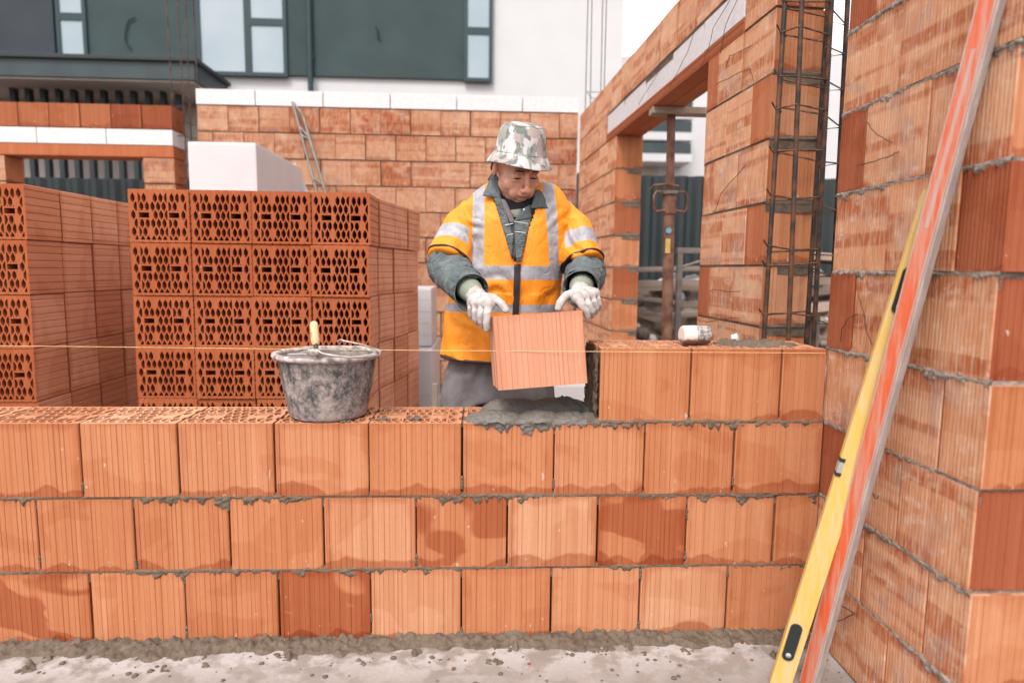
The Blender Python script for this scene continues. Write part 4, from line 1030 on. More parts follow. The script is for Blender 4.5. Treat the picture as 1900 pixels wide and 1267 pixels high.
# held block
HT = TR(-.962, .118, .973) @ Matrix.Rotation(R_(-4.1), 4, 'Y') @ Matrix.Rotation(R_(4), 4, 'Z') @ Matrix.Rotation(R_(-5.5), 4, 'X') @ TR(-.146, -.118, -.119)
mb = MB(); block(mb, HT, .292, .236, .238, ('wide', 'tongue', 'wide', 'tongue'), [M['clay_pale']] * 4, 12, holes='both', depth=.1, col=(.6, .3, .0))
mb.build('hollow_block', None, 'pale pink hollow clay block held in both gloved hands above the wet mortar', 'hollow block')

#PERSON
# ================================================================== WORKER
YW = .55
wk = thing('person', 'bricklayer in orange reflective vest and camouflage bucket hat, lowering a block in gloved hands', 'person', (-1.07, .62, 0))
O = Vector(wk.location)
def ell(mb, c, r, mat, rot=None, nu=20, nv=12):
    c = Vector(c); rows = []
    for i in range(nv + 1):
        t = math.pi * i / nv; row = []
        for k in range(nu):
            p = 2 * math.pi * k / nu; q = Vector((max(.0005, math.sin(t)) * math.cos(p) * r[0], max(.0005, math.sin(t)) * math.sin(p) * r[1], -math.cos(t) * r[2]))
            if rot: q = rot @ q
            row.append(c + q)
        rows.append(row)
    mb.grid(rows, mat, True)
def capsule(mb, pts, rs, mat, n=16):
    pts = [Vector(p) for p in pts]
    if not isinstance(rs, (list, tuple)): rs = [rs] * len(pts)
    P2, R2 = [], []
    d0 = (pts[0] - pts[1]).normalized(); d1 = (pts[-1] - pts[-2]).normalized()
    for a in (1.0, .85, .5): P2.append(pts[0] + d0 * rs[0] * a); R2.append(rs[0] * math.sqrt(max(.0004, 1 - a * a)))
    P2 += pts; R2 += list(rs)
    for a in (.5, .85, 1.0): P2.append(pts[-1] + d1 * rs[-1] * a); R2.append(rs[-1] * math.sqrt(max(.0004, 1 - a * a)))
    mb.tube(P2, R2, mat, n)
def fcap(mb, pts, rs, mat, n=32): mb.tube(pts, rs, mat, n)
def loft(mb, rings, mat, n=48, e=2.4, tilt=None):
    rows = []
    for (z, cx, cy, hw, hd) in rings:
        row = []
        for k in range(n):
            t = 2 * math.pi * k / n; c, s = math.cos(t), math.sin(t)
            x = cx + hw * math.copysign(abs(c) ** (2 / e), c); y = cy + hd * math.copysign(abs(s) ** (2 / e), s)
            row.append(Vector((x, y, z + (tilt(x) if tilt and z == rings[0][0] else 0))))
        rows.append(row)
    mb.grid(rows, mat, True); mb.face(rows[0][::-1], mat); mb.face(rows[-1], mat)
def remesh(mb, name, voxel, mat, parent, smooth=4, disp=None, kill=None, label=None, factor=.5, solid=0):
    o = mb.build(name, parent); m = o.modifiers.new('r', 'REMESH'); m.mode = 'VOXEL'; m.voxel_size = voxel; m.use_smooth_shade = True
    if smooth: s = o.modifiers.new('s', 'SMOOTH'); s.iterations = smooth; s.factor = factor
    dg = bpy.context.evaluated_depsgraph_get(); dg.update(); me = bpy.data.meshes.new_from_object(o.evaluated_get(dg)); me.name = name
    o.modifiers.clear(); old = o.data; o.data = me; bpy.data.meshes.remove(old); me.materials.clear()
    for q in (mat if isinstance(mat, list) else [mat]): me.materials.append(q)
    off = parent_world(o)
    if disp:
        nr = [v.normal.copy() for v in me.vertices]
        for v, n_ in zip(me.vertices, nr): v.co += n_ * disp(v.co + off, n_)
    if kill:
        bm = bmesh.new(); bm.from_mesh(me); bmesh.ops.delete(bm, geom=[v for v in bm.verts if kill(v.co + off)], context='VERTS'); bm.to_mesh(me); bm.free()
    for p in me.polygons: p.use_smooth = True
    if solid: s = o.modifiers.new('s', 'SOLIDIFY'); s.thickness = solid
    if label: o['label'] = label
    return o
def nz(p, sc_, s=0): return noise.noise(Vector((p[0] * sc_ + s, p[1] * sc_, p[2] * sc_)))

# joints
SL, EL, WL = P(873, 394, .60), P(829, 494, .46), P(882, 548, .22)
SR, ER, WR = P(1050, 398, .60), P(1086, 500, .46), P(1077, 540, .22)
# ---- garments' cloth materials
def dotmask(g, v, p0, d, a, b):      # 1 where a < (p-p0).d < b
    q = g.vmath('DOT_PRODUCT', g.vmath('SUBTRACT', v, tuple(p0)), tuple(d)); return g.math('MULTIPLY', g.math('GREATER_THAN', q, a), g.math('LESS_THAN', q, b))
g = G('vest_fabric', .6, spec=.35); v0 = g.obj(); v = g.vmath('ADD', v0, tuple(O))
x, y, z = g.xyz(v)
org = g.mix(g.rng(g.noise(v, 9, 2), .3, .7), (.72, .20, .007), (.82, .29, .02)); grey = g.mix(g.rng(g.noise(v, 30, 4), .35, .65), (.26, .245, .265), (.36, .345, .37))
sunny = g.rng(z, 1.30, 1.44, 0, 1)
torso = g.math('MAXIMUM', g.math('LESS_THAN', z, 1.2), g.math('MULTIPLY', g.math('GREATER_THAN', x, P(869, 430, YW).x), g.math('LESS_THAN', x, P(1043, 430, YW).x)))
def strip(pxa, pxb, dy):    # slanted vertical strips, photo-measured at y=360 and y=500
    xa0, xb0 = P(pxa[0], 360, .43).x, P(pxa[1], 360, .43).x; xa1, xb1 = P(pxb[0], 500, .40).x, P(pxb[1], 500, .40).x; z0_, z1_ = P(pxa[0], 360, .43).z, P(pxb[0], 500, .40).z
    t = g.rng(z, z1_, z0_, 0, 1); lo = g.math('ADD', g.math('MULTIPLY', t, xa0 - xa1), xa1); hi = g.math('ADD', g.math('MULTIPLY', t, xb0 - xb1), xb1)
    return g.math('MULTIPLY', g.math('GREATER_THAN', x, lo), g.math('LESS_THAN', x, hi))
zb0, zb1 = P(950, 493, .40).z, P(950, 519, .40).z; zc0, zc1 = P(950, 566, .42).z, P(950, 581, .42).z
hb1 = g.math('MULTIPLY', g.math('LESS_THAN', z, zb0), g.math('GREATER_THAN', z, zb1)); hb2 = g.math('MULTIPLY', g.math('LESS_THAN', z, zc0), g.math('GREATER_THAN', z, zc1))
vs = g.math('MAXIMUM', strip((877, 899), (875, 898), 0), strip((1010, 1033), (1023, 1041), 0)); vs = g.math('MULTIPLY', vs, g.math('GREATER_THAN', z, zb1))
tm = g.math('MAXIMUM', g.math('MAXIMUM', vs, hb1), hb2)
dl = (EL - SL).normalized(); dr = (ER - SR).normalized(); LA = (EL - SL).length
ml_ = g.math('MULTIPLY', dotmask(g, v, SL, dl, LA * .46, LA * .70), g.math('LESS_THAN', x, P(871, 430, YW).x)); mr_ = g.math('MULTIPLY', dotmask(g, v, SR, dr, LA * .46, LA * .70), g.math('GREATER_THAN', x, P(1043, 430, YW).x))
allm = g.math('MAXIMUM', g.math('MULTIPLY', tm, torso), g.math('MAXIMUM', ml_, mr_))
g.base(g.mix(allm, org, grey))
cr = g.math('ABSOLUTE', g.math('SUBTRACT', g.noise(g.vmath('MULTIPLY', v, (1.5, 1, .7)), 11, 3, .5, 1.2), .5)); g.bump(g.math('ADD', g.rng(cr, 0, .09, 0, 1), g.math('MULTIPLY', g.noise(v, 220, 2), .05)), .28, .006); M['vest'] = g.m
g = G('jacket_cloth', .85, spec=.15); v = g.obj(); a = g.noise(v, 14, 4, .6)
g.base(g.mix(g.rng(a, .3, .7), (.075, .092, .095), (.145, .165, .168))); cr = g.math('ABSOLUTE', g.math('SUBTRACT', g.noise(g.vmath('MULTIPLY', v, (1, 1, 1.7)), 17, 3, .55, 1.0), .5)); g.bump(g.math('ADD', g.rng(cr, 0, .08, 0, 1), g.math('MULTIPLY', g.noise(v, 260, 2), .08)), .6, .006); M['jacket'] = g.m
M['jacket_d'] = simple('jacket_dark', (.055, .05, .055), .85, .2, 20, .1)
g = G('trouser_cloth', .85, spec=.15); v = g.obj(); g.base(g.mix(g.rng(g.noise(v, 9, 5, .6), .3, .7), (.10, .09, .092), (.19, .17, .172))); cr = g.math('ABSOLUTE', g.math('SUBTRACT', g.noise(g.vmath('MULTIPLY', v, (1.6, 1, .8)), 10, 3, .5, 1.0), .5)); g.bump(g.rng(cr, 0, .12, 0, 1), .22, .006); M['trouser'] = g.m
M['shirt'] = simple('dark_shirt', (.018, .018, .02), .9); M['shirt_g'] = simple('green_knit', (.20, .22, .17), .9, .15, 90, .3)
M['piping'] = simple('dark_piping', (.03, .02, .022), .6); M['white_trim'] = simple('white_trim', (.65, .62, .60), .6)
g = G('glove_knit', .85, spec=.2); v = g.obj(); g.base(g.mix(g.rng(g.noise(v, 35, 5), .35, .62), (.32, .27, .25), (.47, .425, .415))); g.bump(g.noise(v, 420, 2), .35, .002); M['glove'] = g.m

# ---- head frame
HC = P(960, 313, .47)
HR = Matrix.Rotation(R_(19), 3, 'Z') @ Matrix.Rotation(R_(-4), 3, 'Y') @ Matrix.Rotation(R_(35), 3, 'X')
def H(x, y, z): return HC + HR @ Vector((x * 1.08, y * 1.03, z * 1.02))
HatC = P(963, 306, .435); HatR = Matrix.Rotation(R_(16), 3, 'Z') @ Matrix.Rotation(R_(1.5), 3, 'Y') @ Matrix.Rotation(R_(14), 3, 'X')
def HH(x, y, z): return HatC + HatR @ Vector((x, y, z))
g = G('skin', .5, spec=.4); v0 = g.obj(); hv = g.vmath('ADD', v0, tuple(O - HC)); inv = HR.transposed()
lx, ly, lz = (g.vmath('DOT_PRODUCT', hv, tuple(inv[i])) for i in range(3))
sk = g.mix(g.rng(g.noise(v0, 22, 4), .3, .7), (.56, .275, .19), (.66, .345, .25))
def blob(cx, cz, rx, rz, soft=.5, cy=-.05):
    a = g.math('POWER', g.math('DIVIDE', g.math('SUBTRACT', lx, cx), rx), 2); b = g.math('POWER', g.math('DIVIDE', g.math('SUBTRACT', lz, cz), rz), 2)
    d = g.math('ADD', a, b); return g.math('MULTIPLY', g.rng(d, 1 - soft, 1 + soft, 1, 0), g.math('LESS_THAN', ly, cy))
sk = g.mix(g.math('MULTIPLY', blob(0, -.062, .025, .0055, .5), .75), sk, (.36, .11, .085))
sk = g.mix(g.math('MULTIPLY', blob(.0, -.02, .022, .02, .9), .25), sk, (.58, .20, .13))
sk = g.mix(g.math('MULTIPLY', g.math('MULTIPLY', g.rng(lz, -.045, -.075), g.rng(g.noise(v0, 300, 2), .35, .6)), .5), sk, (.20, .13, .11))
g.base(sk); g.bump(g.noise(v0, 130, 4), .15, .002); g.b.inputs['Subsurface Weight'].default_value = .08; g.b.inputs['Subsurface Radius'].default_value = (.01, .004, .002); M['skin'] = g.m

mb = MB(); sk_ = M['skin']
def hell(c, r, ax=0, az=0, ay=0): ell(mb, H(*c), (r[0] * 1.08, r[1] * 1.03, r[2] * 1.02), sk_, HR @ Matrix.Rotation(R_(az), 3, 'Z') @ Matrix.Rotation(R_(ay), 3, 'Y') @ Matrix.Rotation(R_(ax), 3, 'X'), 24, 14)
hell((0, .018, .022), (.073, .088, .088)); hell((0, -.030, -.030), (.066, .062, .085)); hell((0, -.058, -.098), (.032, .030, .026)); hell((0, -.030, -.085), (.056, .050, .036))
for s in (-1, 1):
    hell((s * .038, -.056, -.026), (.030, .028, .032)); hell((s * .028, -.087, .036), (.026, .012, .009), az=s * 14); hell((s * .031, -.074, .012), (.016, .013, .010)); hell((s * .031, -.080, -.004), (.018, .010, .006))
    hell((s * .0125, -.108, -.033), (.0095, .012, .008)); hell((s * .080, .012, .0), (.010, .020, .033), az=s * 18); hell((s * .050, -.005, -.072), (.020, .036, .024)); hell((s * .026, -.078, -.058), (.022, .014, .026))
hell((0, -.097, .018), (.0085, .012, .020), ax=-14); hell((0, -.107, -.005), (.0095, .013, .024), ax=-20); hell((0, -.120, -.025), (.0140, .014, .0120)); hell((0, -.092, -.049), (.020, .013, .009))
hell((0, -.0985, -.0565), (.023, .0085, .0042)); hell((0, -.0965, -.0665), (.020, .0085, .0045)); hell((0, -.086, -.078), (.020, .014, .008))
capsule(mb, [H(0, .030, -.05), H(0, .045, -.12), Vector((-.985, .60, 1.44))], [.064, .062, .075], sk_)
# trunk, arms, legs (under the clothes)
loft(mb, [(.80, -1.07, .64, .17, .11), (1.0, -1.06, .62, .16, .10), (1.2, -1.03, .60, .16, .10), (1.38, -1.0, .60, .175, .10), (1.47, -.99, .60, .13, .07)], sk_)
for S_, E_, W_ in ((SL, EL, WL), (SR, ER, WR)): capsule(mb, [S_, S_.lerp(E_, .5), E_, E_.lerp(W_, .4), W_], [.048, .044, .038, .037, .027], sk_)
for s, fx in ((-1, -1.20), (1, -.93)):
    capsule(mb, [(-1.07 + s * .085, .64, .84), (fx + s * .01, .62, .47), (fx, .66, .10)], [.080, .055, .040], sk_); capsule(mb, [(fx, .66, .06), (fx + s * .02, .52, .045)], [.040, .030], sk_)
body = remesh(mb, 'body', .0038, sk_, wk, 4)

mb = MB()    # closed eyes, brows, mouth line, hair as details of the face
for s in (-1, 1):
    q = [H(s * .031 + dx, -.0905 + abs(dx) * .22 + .002, .005 - .05 * abs(dx) * abs(dx) * 10) for dx in (-.014, -.007, 0, .007, .014)]
    mb.tube(q, [.001, .0021, .0024, .0021, .001], M['shirt'], 6)
mb.build('eyelashes', wk)
br = simple('brow_hair', (.07, .04, .03), .9)
for s in (-1, 1):
    mb = MB(); mb.tube([H(s * (.031 + dx), -.0985 + dx * .15 + max(0, dx) * .35, .036 + .003 * (1 - (dx / .02) ** 2)) for dx in (-.018, -.009, 0, .009, .019)], [.0016, .0038, .004, .0036, .0014], br, 6); mb.build('eyebrow', wk)
mb = MB(); mb.tube([H(dx, -.1045 + abs(dx) * .32, -.0615 - .06 * abs(dx)) for dx in (-.022, -.012, 0, .012, .022)], [.0008, .0017, .0018, .0017, .0008], simple('lip_line', (.13, .04, .035), .7), 6); mb.build('mouth_line', wk)
mb = MB()
for s in (-1, 1): hs2 = [H(s * .076, .02, .035), H(s * .078, .03, .01), H(s * .070, .055, -.025)]; capsule(mb, hs2, [.012, .012, .012], br, 10)
capsule(mb, [H(-.05, .085, -.02), H(0, .10, -.025), H(.05, .085, -.02)], .020, br, 12)
mb.build('hair', wk)

# ---- hat
g = G('camouflage_cloth', .9, spec=.15); v = g.obj()
a = g.noise(g.vmath('MULTIPLY', v, (1, 1, .5)), 27, 3, .5, .5); b = g.noise(g.vmath('ADD', g.vmath('MULTIPLY', v, (1, 1, .5)), (4, 2, 1)), 24, 3, .5, .5); c = g.noise(g.vmath('ADD', v, (9, 1, 3)), 28, 3, .5, .5)
cc_ = g.mix(g.rng(a, .46, .50), (.50, .475, .475), (.27, .275, .255)); cc_ = g.mix(g.rng(b, .52, .56), cc_, (.38, .30, .28)); cc_ = g.mix(g.rng(c, .56, .59), cc_, (.16, .17, .16))
g.base(cc_); g.bump(g.noise(v, 320, 2), .25, .002); M['camo'] = g.m
ht = bpy.data.objects.new('hat', None)
mb = MB(); rows = []
prof = [(.001, .126), (.040, .125), (.066, .120), (.079, .111), (.086, .098), (.0915, .07), (.095, .045), (.0985, .026), (.1005, .018)]
brim = [(.1025, .012)] + [(.1025 + .0245 * t + (.0008 if i % 2 else -.0008), .012 - .042 * t) for i, t in enumerate([k / 12 for k in range(1, 13)])]
full = prof + brim + [(brim[-1][0] - .002, brim[-1][1] - .002)] + [(r - .0035, z) for r, z in reversed(brim)] + [(.094, .02), (.088, .06)]
def hatpt(r, z, t):
    w = 1 + .02 * math.sin(3 * t + 1) * (1 if z > .02 else 1.4) ; c, s = math.cos(t), math.sin(t)
    dz = .006 * math.sin(2 * t + .5) * max(0, (.03 - z) / .06) + (.004 * nz((c, s, z * 10), 2.5) if z > .09 else 0)
    return HH(r * .97 * w * c, r * 1.06 * w * s, (z + dz + .030) * .975)
for r, z in full: rows.append([hatpt(r + .0022 * nz((math.cos(t), math.sin(t), z * 14), 2.2) * (1 if z > .015 else 1.5), z, t) for t in [2 * math.pi * k / 72 for k in range(72)]])
mb.grid(rows, M['camo'], True); hat = mb.build('bucket_hat', wk)
mb = MB()
for (r, z) in ((.0835, .113), (.1010, .013)): mb.tube([hatpt(r + .001, z, 2 * math.pi * k / 60) for k in range(61)], .0011, M['shirt_g'], 5, caps=False)
mb.build('seam', hat)

# ---- jacket
def wr(p, n_, s=0, amp=.006, arm=None):
    d = amp * nz((p.x, p.y * .8, p.z * 1.0), 11, s) + amp * .55 * (1 - abs(nz((p.x, p.y, p.z * 1.6), 17, s + 4)) * 3) * .5
    return d
def armw(S_, E_, W_, amp=.012):
    def f(p, n_):
        d = min((p - E_).length, .2); ax = (W_ - E_).normalized(); u = (p - E_).dot(ax); t = nz((p.x, p.y, p.z), 14, 3) * .7
        k = math.sin(u * 150 + t * 7 + nz((p.x, p.y, p.z), 30) * 2); fold = max(0, 1 - abs((p - E_).dot((E_ - S_).normalized()) + .02) / .16)
        return amp * .55 * k * (.25 + fold) + wr(p, n_, 5, amp)
    return f
mb = MB(); jm = M['jacket']
loft(mb, [(.96, -1.06, .615, .20, .13), (1.15, -1.035, .59, .19, .125), (1.3, -1.008, .575, .19, .125), (1.42, -.998, .575, .195, .115), (1.49, -1.0, .575, .195, .095), (1.54, -.995, .578, .14, .075), (1.575, -.985, .58, .08, .06)], jm)
remesh(mb, 'jacket', .007, jm, wk, 4, disp=lambda p, n_: wr(p, n_, 2, .004))
for S_, E_, W_, s in ((SL, EL, WL, -1), (SR, ER, WR, 1)):
    mb = MB(); cut = E_.lerp(W_, .80)
    mid = S_.lerp(E_, .5) + Vector((s * .008, 0, 0)); Eo = E_ + Vector((s * .004, .01, -.012))
    capsule(mb, [S_, mid, Eo, E_.lerp(W_, .4) + Vector((0, 0, -.004)), cut], [.045, .066, .070, .066, .060], jm, 24)
    wd = (W_ - E_).normalized()
    remesh(mb, 'sleeve', .0065, jm, wk, 3, disp=armw(S_, E_, W_), kill=lambda p, c=cut, d=wd: (p - c).dot(d) > .012, solid=-.004)
    # turned cuff with a flared lower edge
    mb = MB(); rows = []; a = (wd.cross(Vector((0, 0, 1)))).normalized(); b = a.cross(wd)
    for (t, r, fl) in ((-.055, .060, 0), (-.03, .0625, .002), (.0, .0645, .006), (.016, .066, .012), (.0165, .063, .012), (-.01, .058, .004)):
        rows.append([cut + wd * (t + (fl * 1.6 * max(0, -math.sin(k_)) )) + (a * math.cos(k_) + b * math.sin(k_)) * (r + fl * .5 * max(0, -math.sin(k_)) + .002 * math.sin(3 * k_ + s)) for k_ in [2 * math.pi * q / 40 for q in range(40)]])
    mb.grid(rows, jm, True); mb.build('cuff', wk)
    mb = MB(); capsule(mb, [cut - wd * .02, cut + wd * .022, W_ + wd * .0], [.046, .042, .034], M['shirt_g'], 20); mb.build('knit_cuff', wk)

# ---- vest
cV = [P(919, 372, .44), P(930, 400, .425), P(944, 438, .41), P(957, 484, .395)]
cW = [P(993, 388, .44), P(985, 410, .425), P(975, 440, .41), P(964, 484, .395)]
def xat(path, z):
    for a, b in zip(path, path[1:]):
        if b.z <= z <= a.z: return a.x + (b.x - a.x) * (a.z - z) / (a.z - b.z)
    return None
def in_v(p, m=0):
    if p.y > .56: return False
    if p.z > cV[0].z: return P(921, 360, .44).x - m < p.x < P(990, 360, .44).x + m
    a, b = xat(cV, p.z), xat(cW, p.z)
    if p.z > cW[0].z: b = cW[0].x
    return a is not None and b is not None and a - m < p.x < b + m
vr = [(.885, -1.075, .615, .238, .165), (.95, -1.072, .610, .236, .160), (1.06, -1.062, .60, .228, .158), (1.15, -1.045, .59, .215, .158), (1.26, -1.018, .58, .205, .158), (1.36, -1.0, .575, .206, .155), (1.43, -1.002, .572, .216, .145), (1.49, -1.006, .572, .214, .122), (1.535, -1.006, .575, .188, .098), (1.568, -1.000, .578, .155, .086), (1.592, -.988, .58, .095, .074)]
def vwr(p, n_):
    t = nz((p.x, p.y, p.z), 7, 1); d = .011 * nz((p.x * 1.3, p.y, p.z * .55), 10, 3)
    d += .006 * math.sin(p.z * 60 + p.x * 55 * (1 if p.x < -1.0 else -1) + t * 8) * max(0, nz((p.x, p.y, p.z), 6, 8) + .15)
    if p.z < 1.15: d += .010 * nz((p.x * 1.6, p.y, p.z * .35), 11, 6)
    arm = max(0, 1 - abs(abs(p.x + .99) - .20) / .06) * (1 if 1.24 < p.z < 1.44 else 0)
    return d + .008 * arm * math.sin(p.z * 95 + p.x * 60 + t * 9)
mb = MB(); loft(mb, vr, M['vest'], 64, 2.5, tilt=lambda x: -.06 * (x + 1.31))
for S_, E_, s in ((SL, EL, -1), (SR, ER, 1)):
    d = (E_ - S_); fcap(mb, [S_ + Vector((-s * .03, 0, .004)), S_ + d * .3 + Vector((s * .004, 0, 0)), S_ + d * .62 + Vector((s * .002, -.004, 0)), S_ + d * .90], [.064, .074, .079, .083], M['vest'], 32)
def vkill(p):
    if in_v(p): return True
    return p.z > 1.584
vest = remesh(mb, 'vest', .0055, M['vest'], wk, 5, disp=vwr, kill=vkill, solid=-.003)
def snap(p, Yhint=None):   # put a point on the vest's front
    o = Vector((p.x, 0.0, p.z)) - O; hit, loc, nn, _ = vest.ray_cast(o, Vector((0, 1, 0)))
    return (loc + O + Vector((0, -.003, 0))) if hit else p
dgv = bpy.context.evaluated_depsgraph_get(); dgv.update()
mb = MB()
vl = [snap(p.lerp(q, k / 6) + Vector((-.003, 0, 0))) for p, q in zip(cV, cV[1:]) for k in range(6)] + [snap(cV[-1])]
vl2 = [snap(p.lerp(q, k / 6) + Vector((.003, 0, 0))) for p, q in zip(cW, cW[1:]) for k in range(6)] + [snap(cW[-1])]
def sane(l):
    for i in range(1, len(l)):
        if abs(l[i].y - l[i - 1].y) > .015: l[i].y = l[i - 1].y
    return l
mb.tube(sane(vl), .004, M['piping'], 8); mb.build('piping', vest); mb = MB(); mb.tube(sane(vl2), .004, M['piping'], 8); mb.build('piping', vest)
for S_, E_, s in ((SL, EL, -1), (SR, ER, 1)):
    mb = MB(); d = (E_ - S_); L = d.length; d.normalize(); c = S_ + d * L * .875; a = d.cross(Vector((0, 1, 0))).normalized(); b = d.cross(a); ring = []
    for k in range(37):
        t = 2 * math.pi * k / 36; dr_ = a * math.cos(t) + b * math.sin(t); o = c + dr_ * .25 - O; hit, loc, nn, _ = vest.ray_cast(o - d * .004, -dr_)
        rr_ = min(.088, max(.076, (loc + O - c).length)) if hit else .083
        ring.append(c + dr_ * rr_)
    mb.tube(ring, .0055, M['piping'], 6, caps=False)
    mb.lathe([(.0001, 0), (.086, 0)], M['piping'], 24, mtx=Matrix.Translation(c + d * L * .028) @ d.to_track_quat('Z', 'Y').to_matrix().to_4x4()); mb.build('piping', vest)
mb = MB(); hem = []
for k in range(73):
    t = 2 * math.pi * k / 72; c_, s_ = math.cos(t), math.sin(t); x = -1.075 + .238 * math.copysign(abs(c_) ** .8, c_); y = .615 + .165 * math.copysign(abs(s_) ** .8, s_); hem.append(Vector((x, y, .887 - .06 * (x + 1.31))))
mb.tube(hem, .006, M['piping'], 6, caps=False); mb.build('piping', vest)
zt1 = P(960, 478, .4).z; zp = []
for k in range(30): z = zt1 - k * .0125; q = snap(Vector((P(961 - k * .12, 478, .4).x, 0, z))); zp.append(q)
mb = MB(); rows = [[p + Vector((dx, -.002 - (.002 if abs(dx) < .006 else 0), 0)) for dx in (-.0125, -.011, -.004, 0, .004, .011, .0125)] for p in zp]
mb.grid(rows, M['piping']); mb.build('zip', vest)
mb = MB(); p = zp[0]; mb.box((p.x - .004, p.y - .009, p.z - .022), (p.x + .004, p.y - .005, p.z), M['galv'], bev=.001); mb.build('zip_slider', vest)

# ---- collar, shirt front, details inside the opening
def quadpatch(mb, c, mat, bulge=(0, 0, 0), n=8):
    a, b, c_, d = [Vector(q) for q in c]; bl = Vector(bulge); rows = []
    for i in range(n + 1):
        u = i / n; rows.append([(a.lerp(b, w)).lerp(d.lerp(c_, w), u) + bl * (math.sin(math.pi * u) * .8 + .2) * math.sin(math.pi * w) for w in [j / n for j in range(n + 1)]])
    mb.grid(rows, mat)
def flap(c, bulge, name='collar', mat=None, th=.003):
    mb = MB(); quadpatch(mb, c, mat or jm, bulge); o = mb.build(name, wk); s = o.modifiers.new('s', 'SOLIDIFY'); s.thickness = th; return o
flap([P(917, 318, .55), P(924, 330, .50), P(930, 369, .435), P(896, 364, .455)], (-.012, -.012, .004))
flap([P(1001, 344, .53), P(992, 356, .47), P(985, 386, .425), P(1020, 387, .445)], (.010, -.012, .004))
flap([P(917, 318, .55), P(905, 335, .62), P(940, 352, .70), P(960, 330, .70)], (-.01, 0, .0))
flap([P(1001, 344, .53), P(1004, 352, .60), P(990, 350, .70), P(960, 330, .70)], (.01, 0, 0))
flap([P(926, 364, .47), P(990, 366, .47), P(968, 410, .44), P(940, 402, .44)], (0, -.008, 0), 'undershirt', M['shirt'])
flap([P(944, 391, .432), P(968, 388, .432), P(964, 404, .428), P(954, 404, .428)], (0, -.006, 0), 'undershirt_neckband', M['shirt_g'])
flap([P(927, 368, .437), P(938, 372, .430), P(956, 414, .412), P(948, 416, .412)], (0, -.004, 0), 'lapel', simple('lapel_edge', (.15, .11, .12), .8))
flap([P(917, 366, .442), P(929, 369, .434), P(953, 440, .405), P(950, 480, .402)], (0, -.004, 0), 'lapel')
flap([P(984, 380, .430), P(972, 386, .424), P(952, 412, .408), P(986, 404, .425)], (0, -.006, 0), 'lapel')
flap([P(988, 398, .432), P(954, 410, .409), P(958, 486, .396), P(966, 486, .399)], (0, -.004, 0), 'placket')
flap([P(934, 412, .432), P(960, 408, .416), P(962, 480, .405), P(950, 480, .408)], (0, -.002, 0), 'placket', M['jacket_d'])
mb = MB()
for a, b in (((937, 418), (952, 415)), ((954, 411), (979, 415)), ((940, 437), (952, 434)), ((955, 430), (975, 432))):
    mb.tube([P(a[0], a[1], .404), P(b[0], b[1], .404)], .0013, M['white_trim'], 6)
mb.build('trim', wk)
mb = MB()
for q in ((939, 387, .424), (972, 389, .418)): ell(mb, P(*q), (.0042, .003, .0042), M['white_trim'])
mb.build('snap_button', wk)

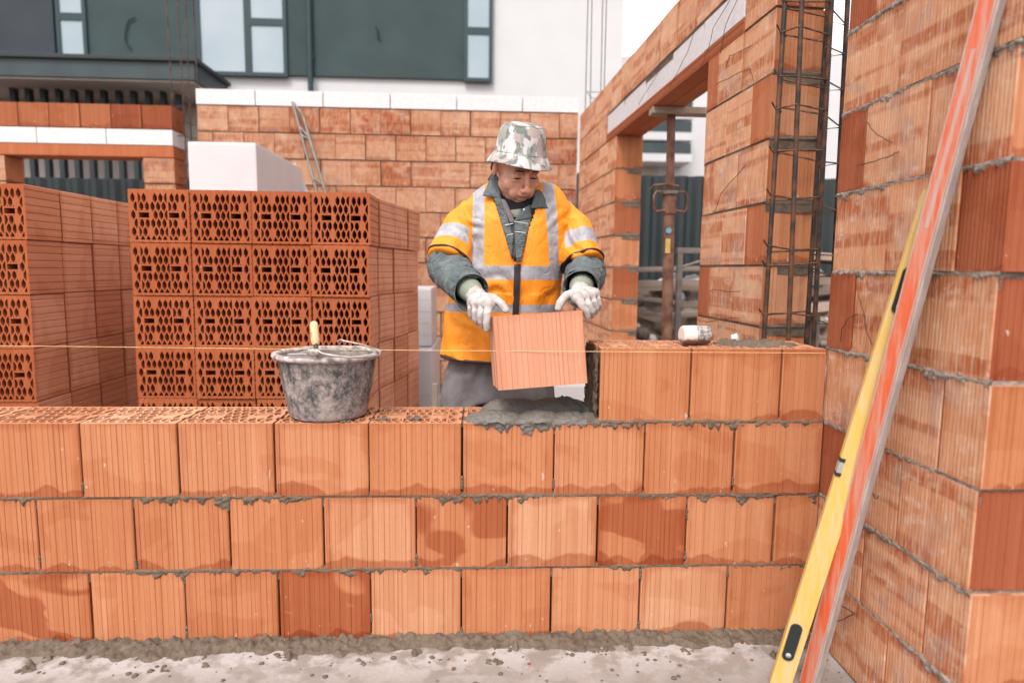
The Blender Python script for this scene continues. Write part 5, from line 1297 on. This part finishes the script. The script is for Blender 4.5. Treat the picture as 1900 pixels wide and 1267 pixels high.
# ---- gloves
def glove(pts, palm, W_, wd):
    mb = MB(); gm = M['glove']
    capsule(mb, [W_ - wd * .03, W_ + wd * .02], [.036, .034], gm)
    for k in pts['k']: capsule(mb, [W_ + wd * .015, k], [.030, .0215], gm, 14)
    for i in range(3): capsule(mb, [pts['k'][i], pts['k'][i + 1]], .0200, gm, 12)
    for ch, r in pts['f']: capsule(mb, ch, [r * 1.45, r * 1.26, r * 1.17, r * 1.05][:len(ch)], gm, 14)
    return remesh(mb, 'glove', .0028, gm, wk, 3, disp=lambda p, n_: .0005 * nz(p, 60, 2) + .0005 * math.sin(nz(p, 22) * 14))
kL = [P(908, 565, .075), P(896, 563, .105), P(885, 563, .14), P(877, 561, .175)]
glove({'k': kL, 'f': [([kL[0], P(904, 582, .055), P(903, 600, .055), P(904, 611, .06)], .0108), ([kL[1], P(892, 582, .085), P(893, 597, .09), P(895, 604, .10)], .0112), ([kL[2], P(882, 578, .12), P(883, 592, .13), P(886, 598, .14)], .0108), ([kL[3], P(873, 572, .16), P(874, 584, .17), P(877, 590, .18)], .0098),
      ([P(896, 552, .15), P(916, 553, .12), P(930, 564, .10), P(938, 575, .085)], .0122)]}, None, WL, (WL - EL).normalized())
kR = [P(1071, 553, .075), P(1084, 552, .10), P(1095, 549, .14), P(1103, 545, .18)]
glove({'k': kR, 'f': [([kR[0], P(1081, 567, .055), P(1088, 578, .055), P(1090, 587, .06)], .0108), ([kR[1], P(1092, 566, .08), P(1098, 577, .085), P(1098, 585, .10)], .0112), ([kR[2], P(1102, 561, .115), P(1106, 571, .125), P(1105, 579, .14)], .0108), ([kR[3], P(1109, 556, .16), P(1111, 565, .165), P(1110, 573, .18)], .0098),
      ([P(1068, 543, .15), P(1050, 549, .12), P(1040, 561, .10), P(1036, 572, .085)], .0122)]}, None, WR, (WR - ER).normalized())

# ---- trousers and boots
mb = MB(); tm_ = M['trouser']
loft(mb, [(.70, -1.075, .63, .232, .135), (.80, -1.075, .63, .222, .14), (.95, -1.07, .63, .20, .13)], tm_, 48)
for s, fx in ((-1, -1.215), (1, -.93)):
    capsule(mb, [(-1.075 + s * .118, .62, .80), (-1.075 + s * .135, .61, .68), (fx, .60, .47), (fx + s * .004, .64, .14)], [.110, .106, .088, .080], tm_, 28)
def twr(p, n_): return .010 * nz((p.x * 1.5, p.y, p.z * .45), 9, 2) + .005 * math.sin(p.z * 45 + abs(p.x + 1.07) * 80 + nz(p, 7) * 9) * max(0, nz(p, 5, 3) + .3)
remesh(mb, 'trousers', .009, tm_, wk, 4, disp=twr)
for s, fx in ((-1, -1.215), (1, -.93)):
    mb = MB(); capsule(mb, [(fx, .66, .13), (fx, .665, .075)], [.060, .056], M['black']); capsule(mb, [(fx, .67, .055), (fx + s * .01, .60, .055), (fx + s * .025, .50, .042)], [.050, .050, .042], M['black'])
    remesh(mb, 'boot', .006, simple('boot_leather', (.06, .045, .035), .6, .3, 20), wk, 2)
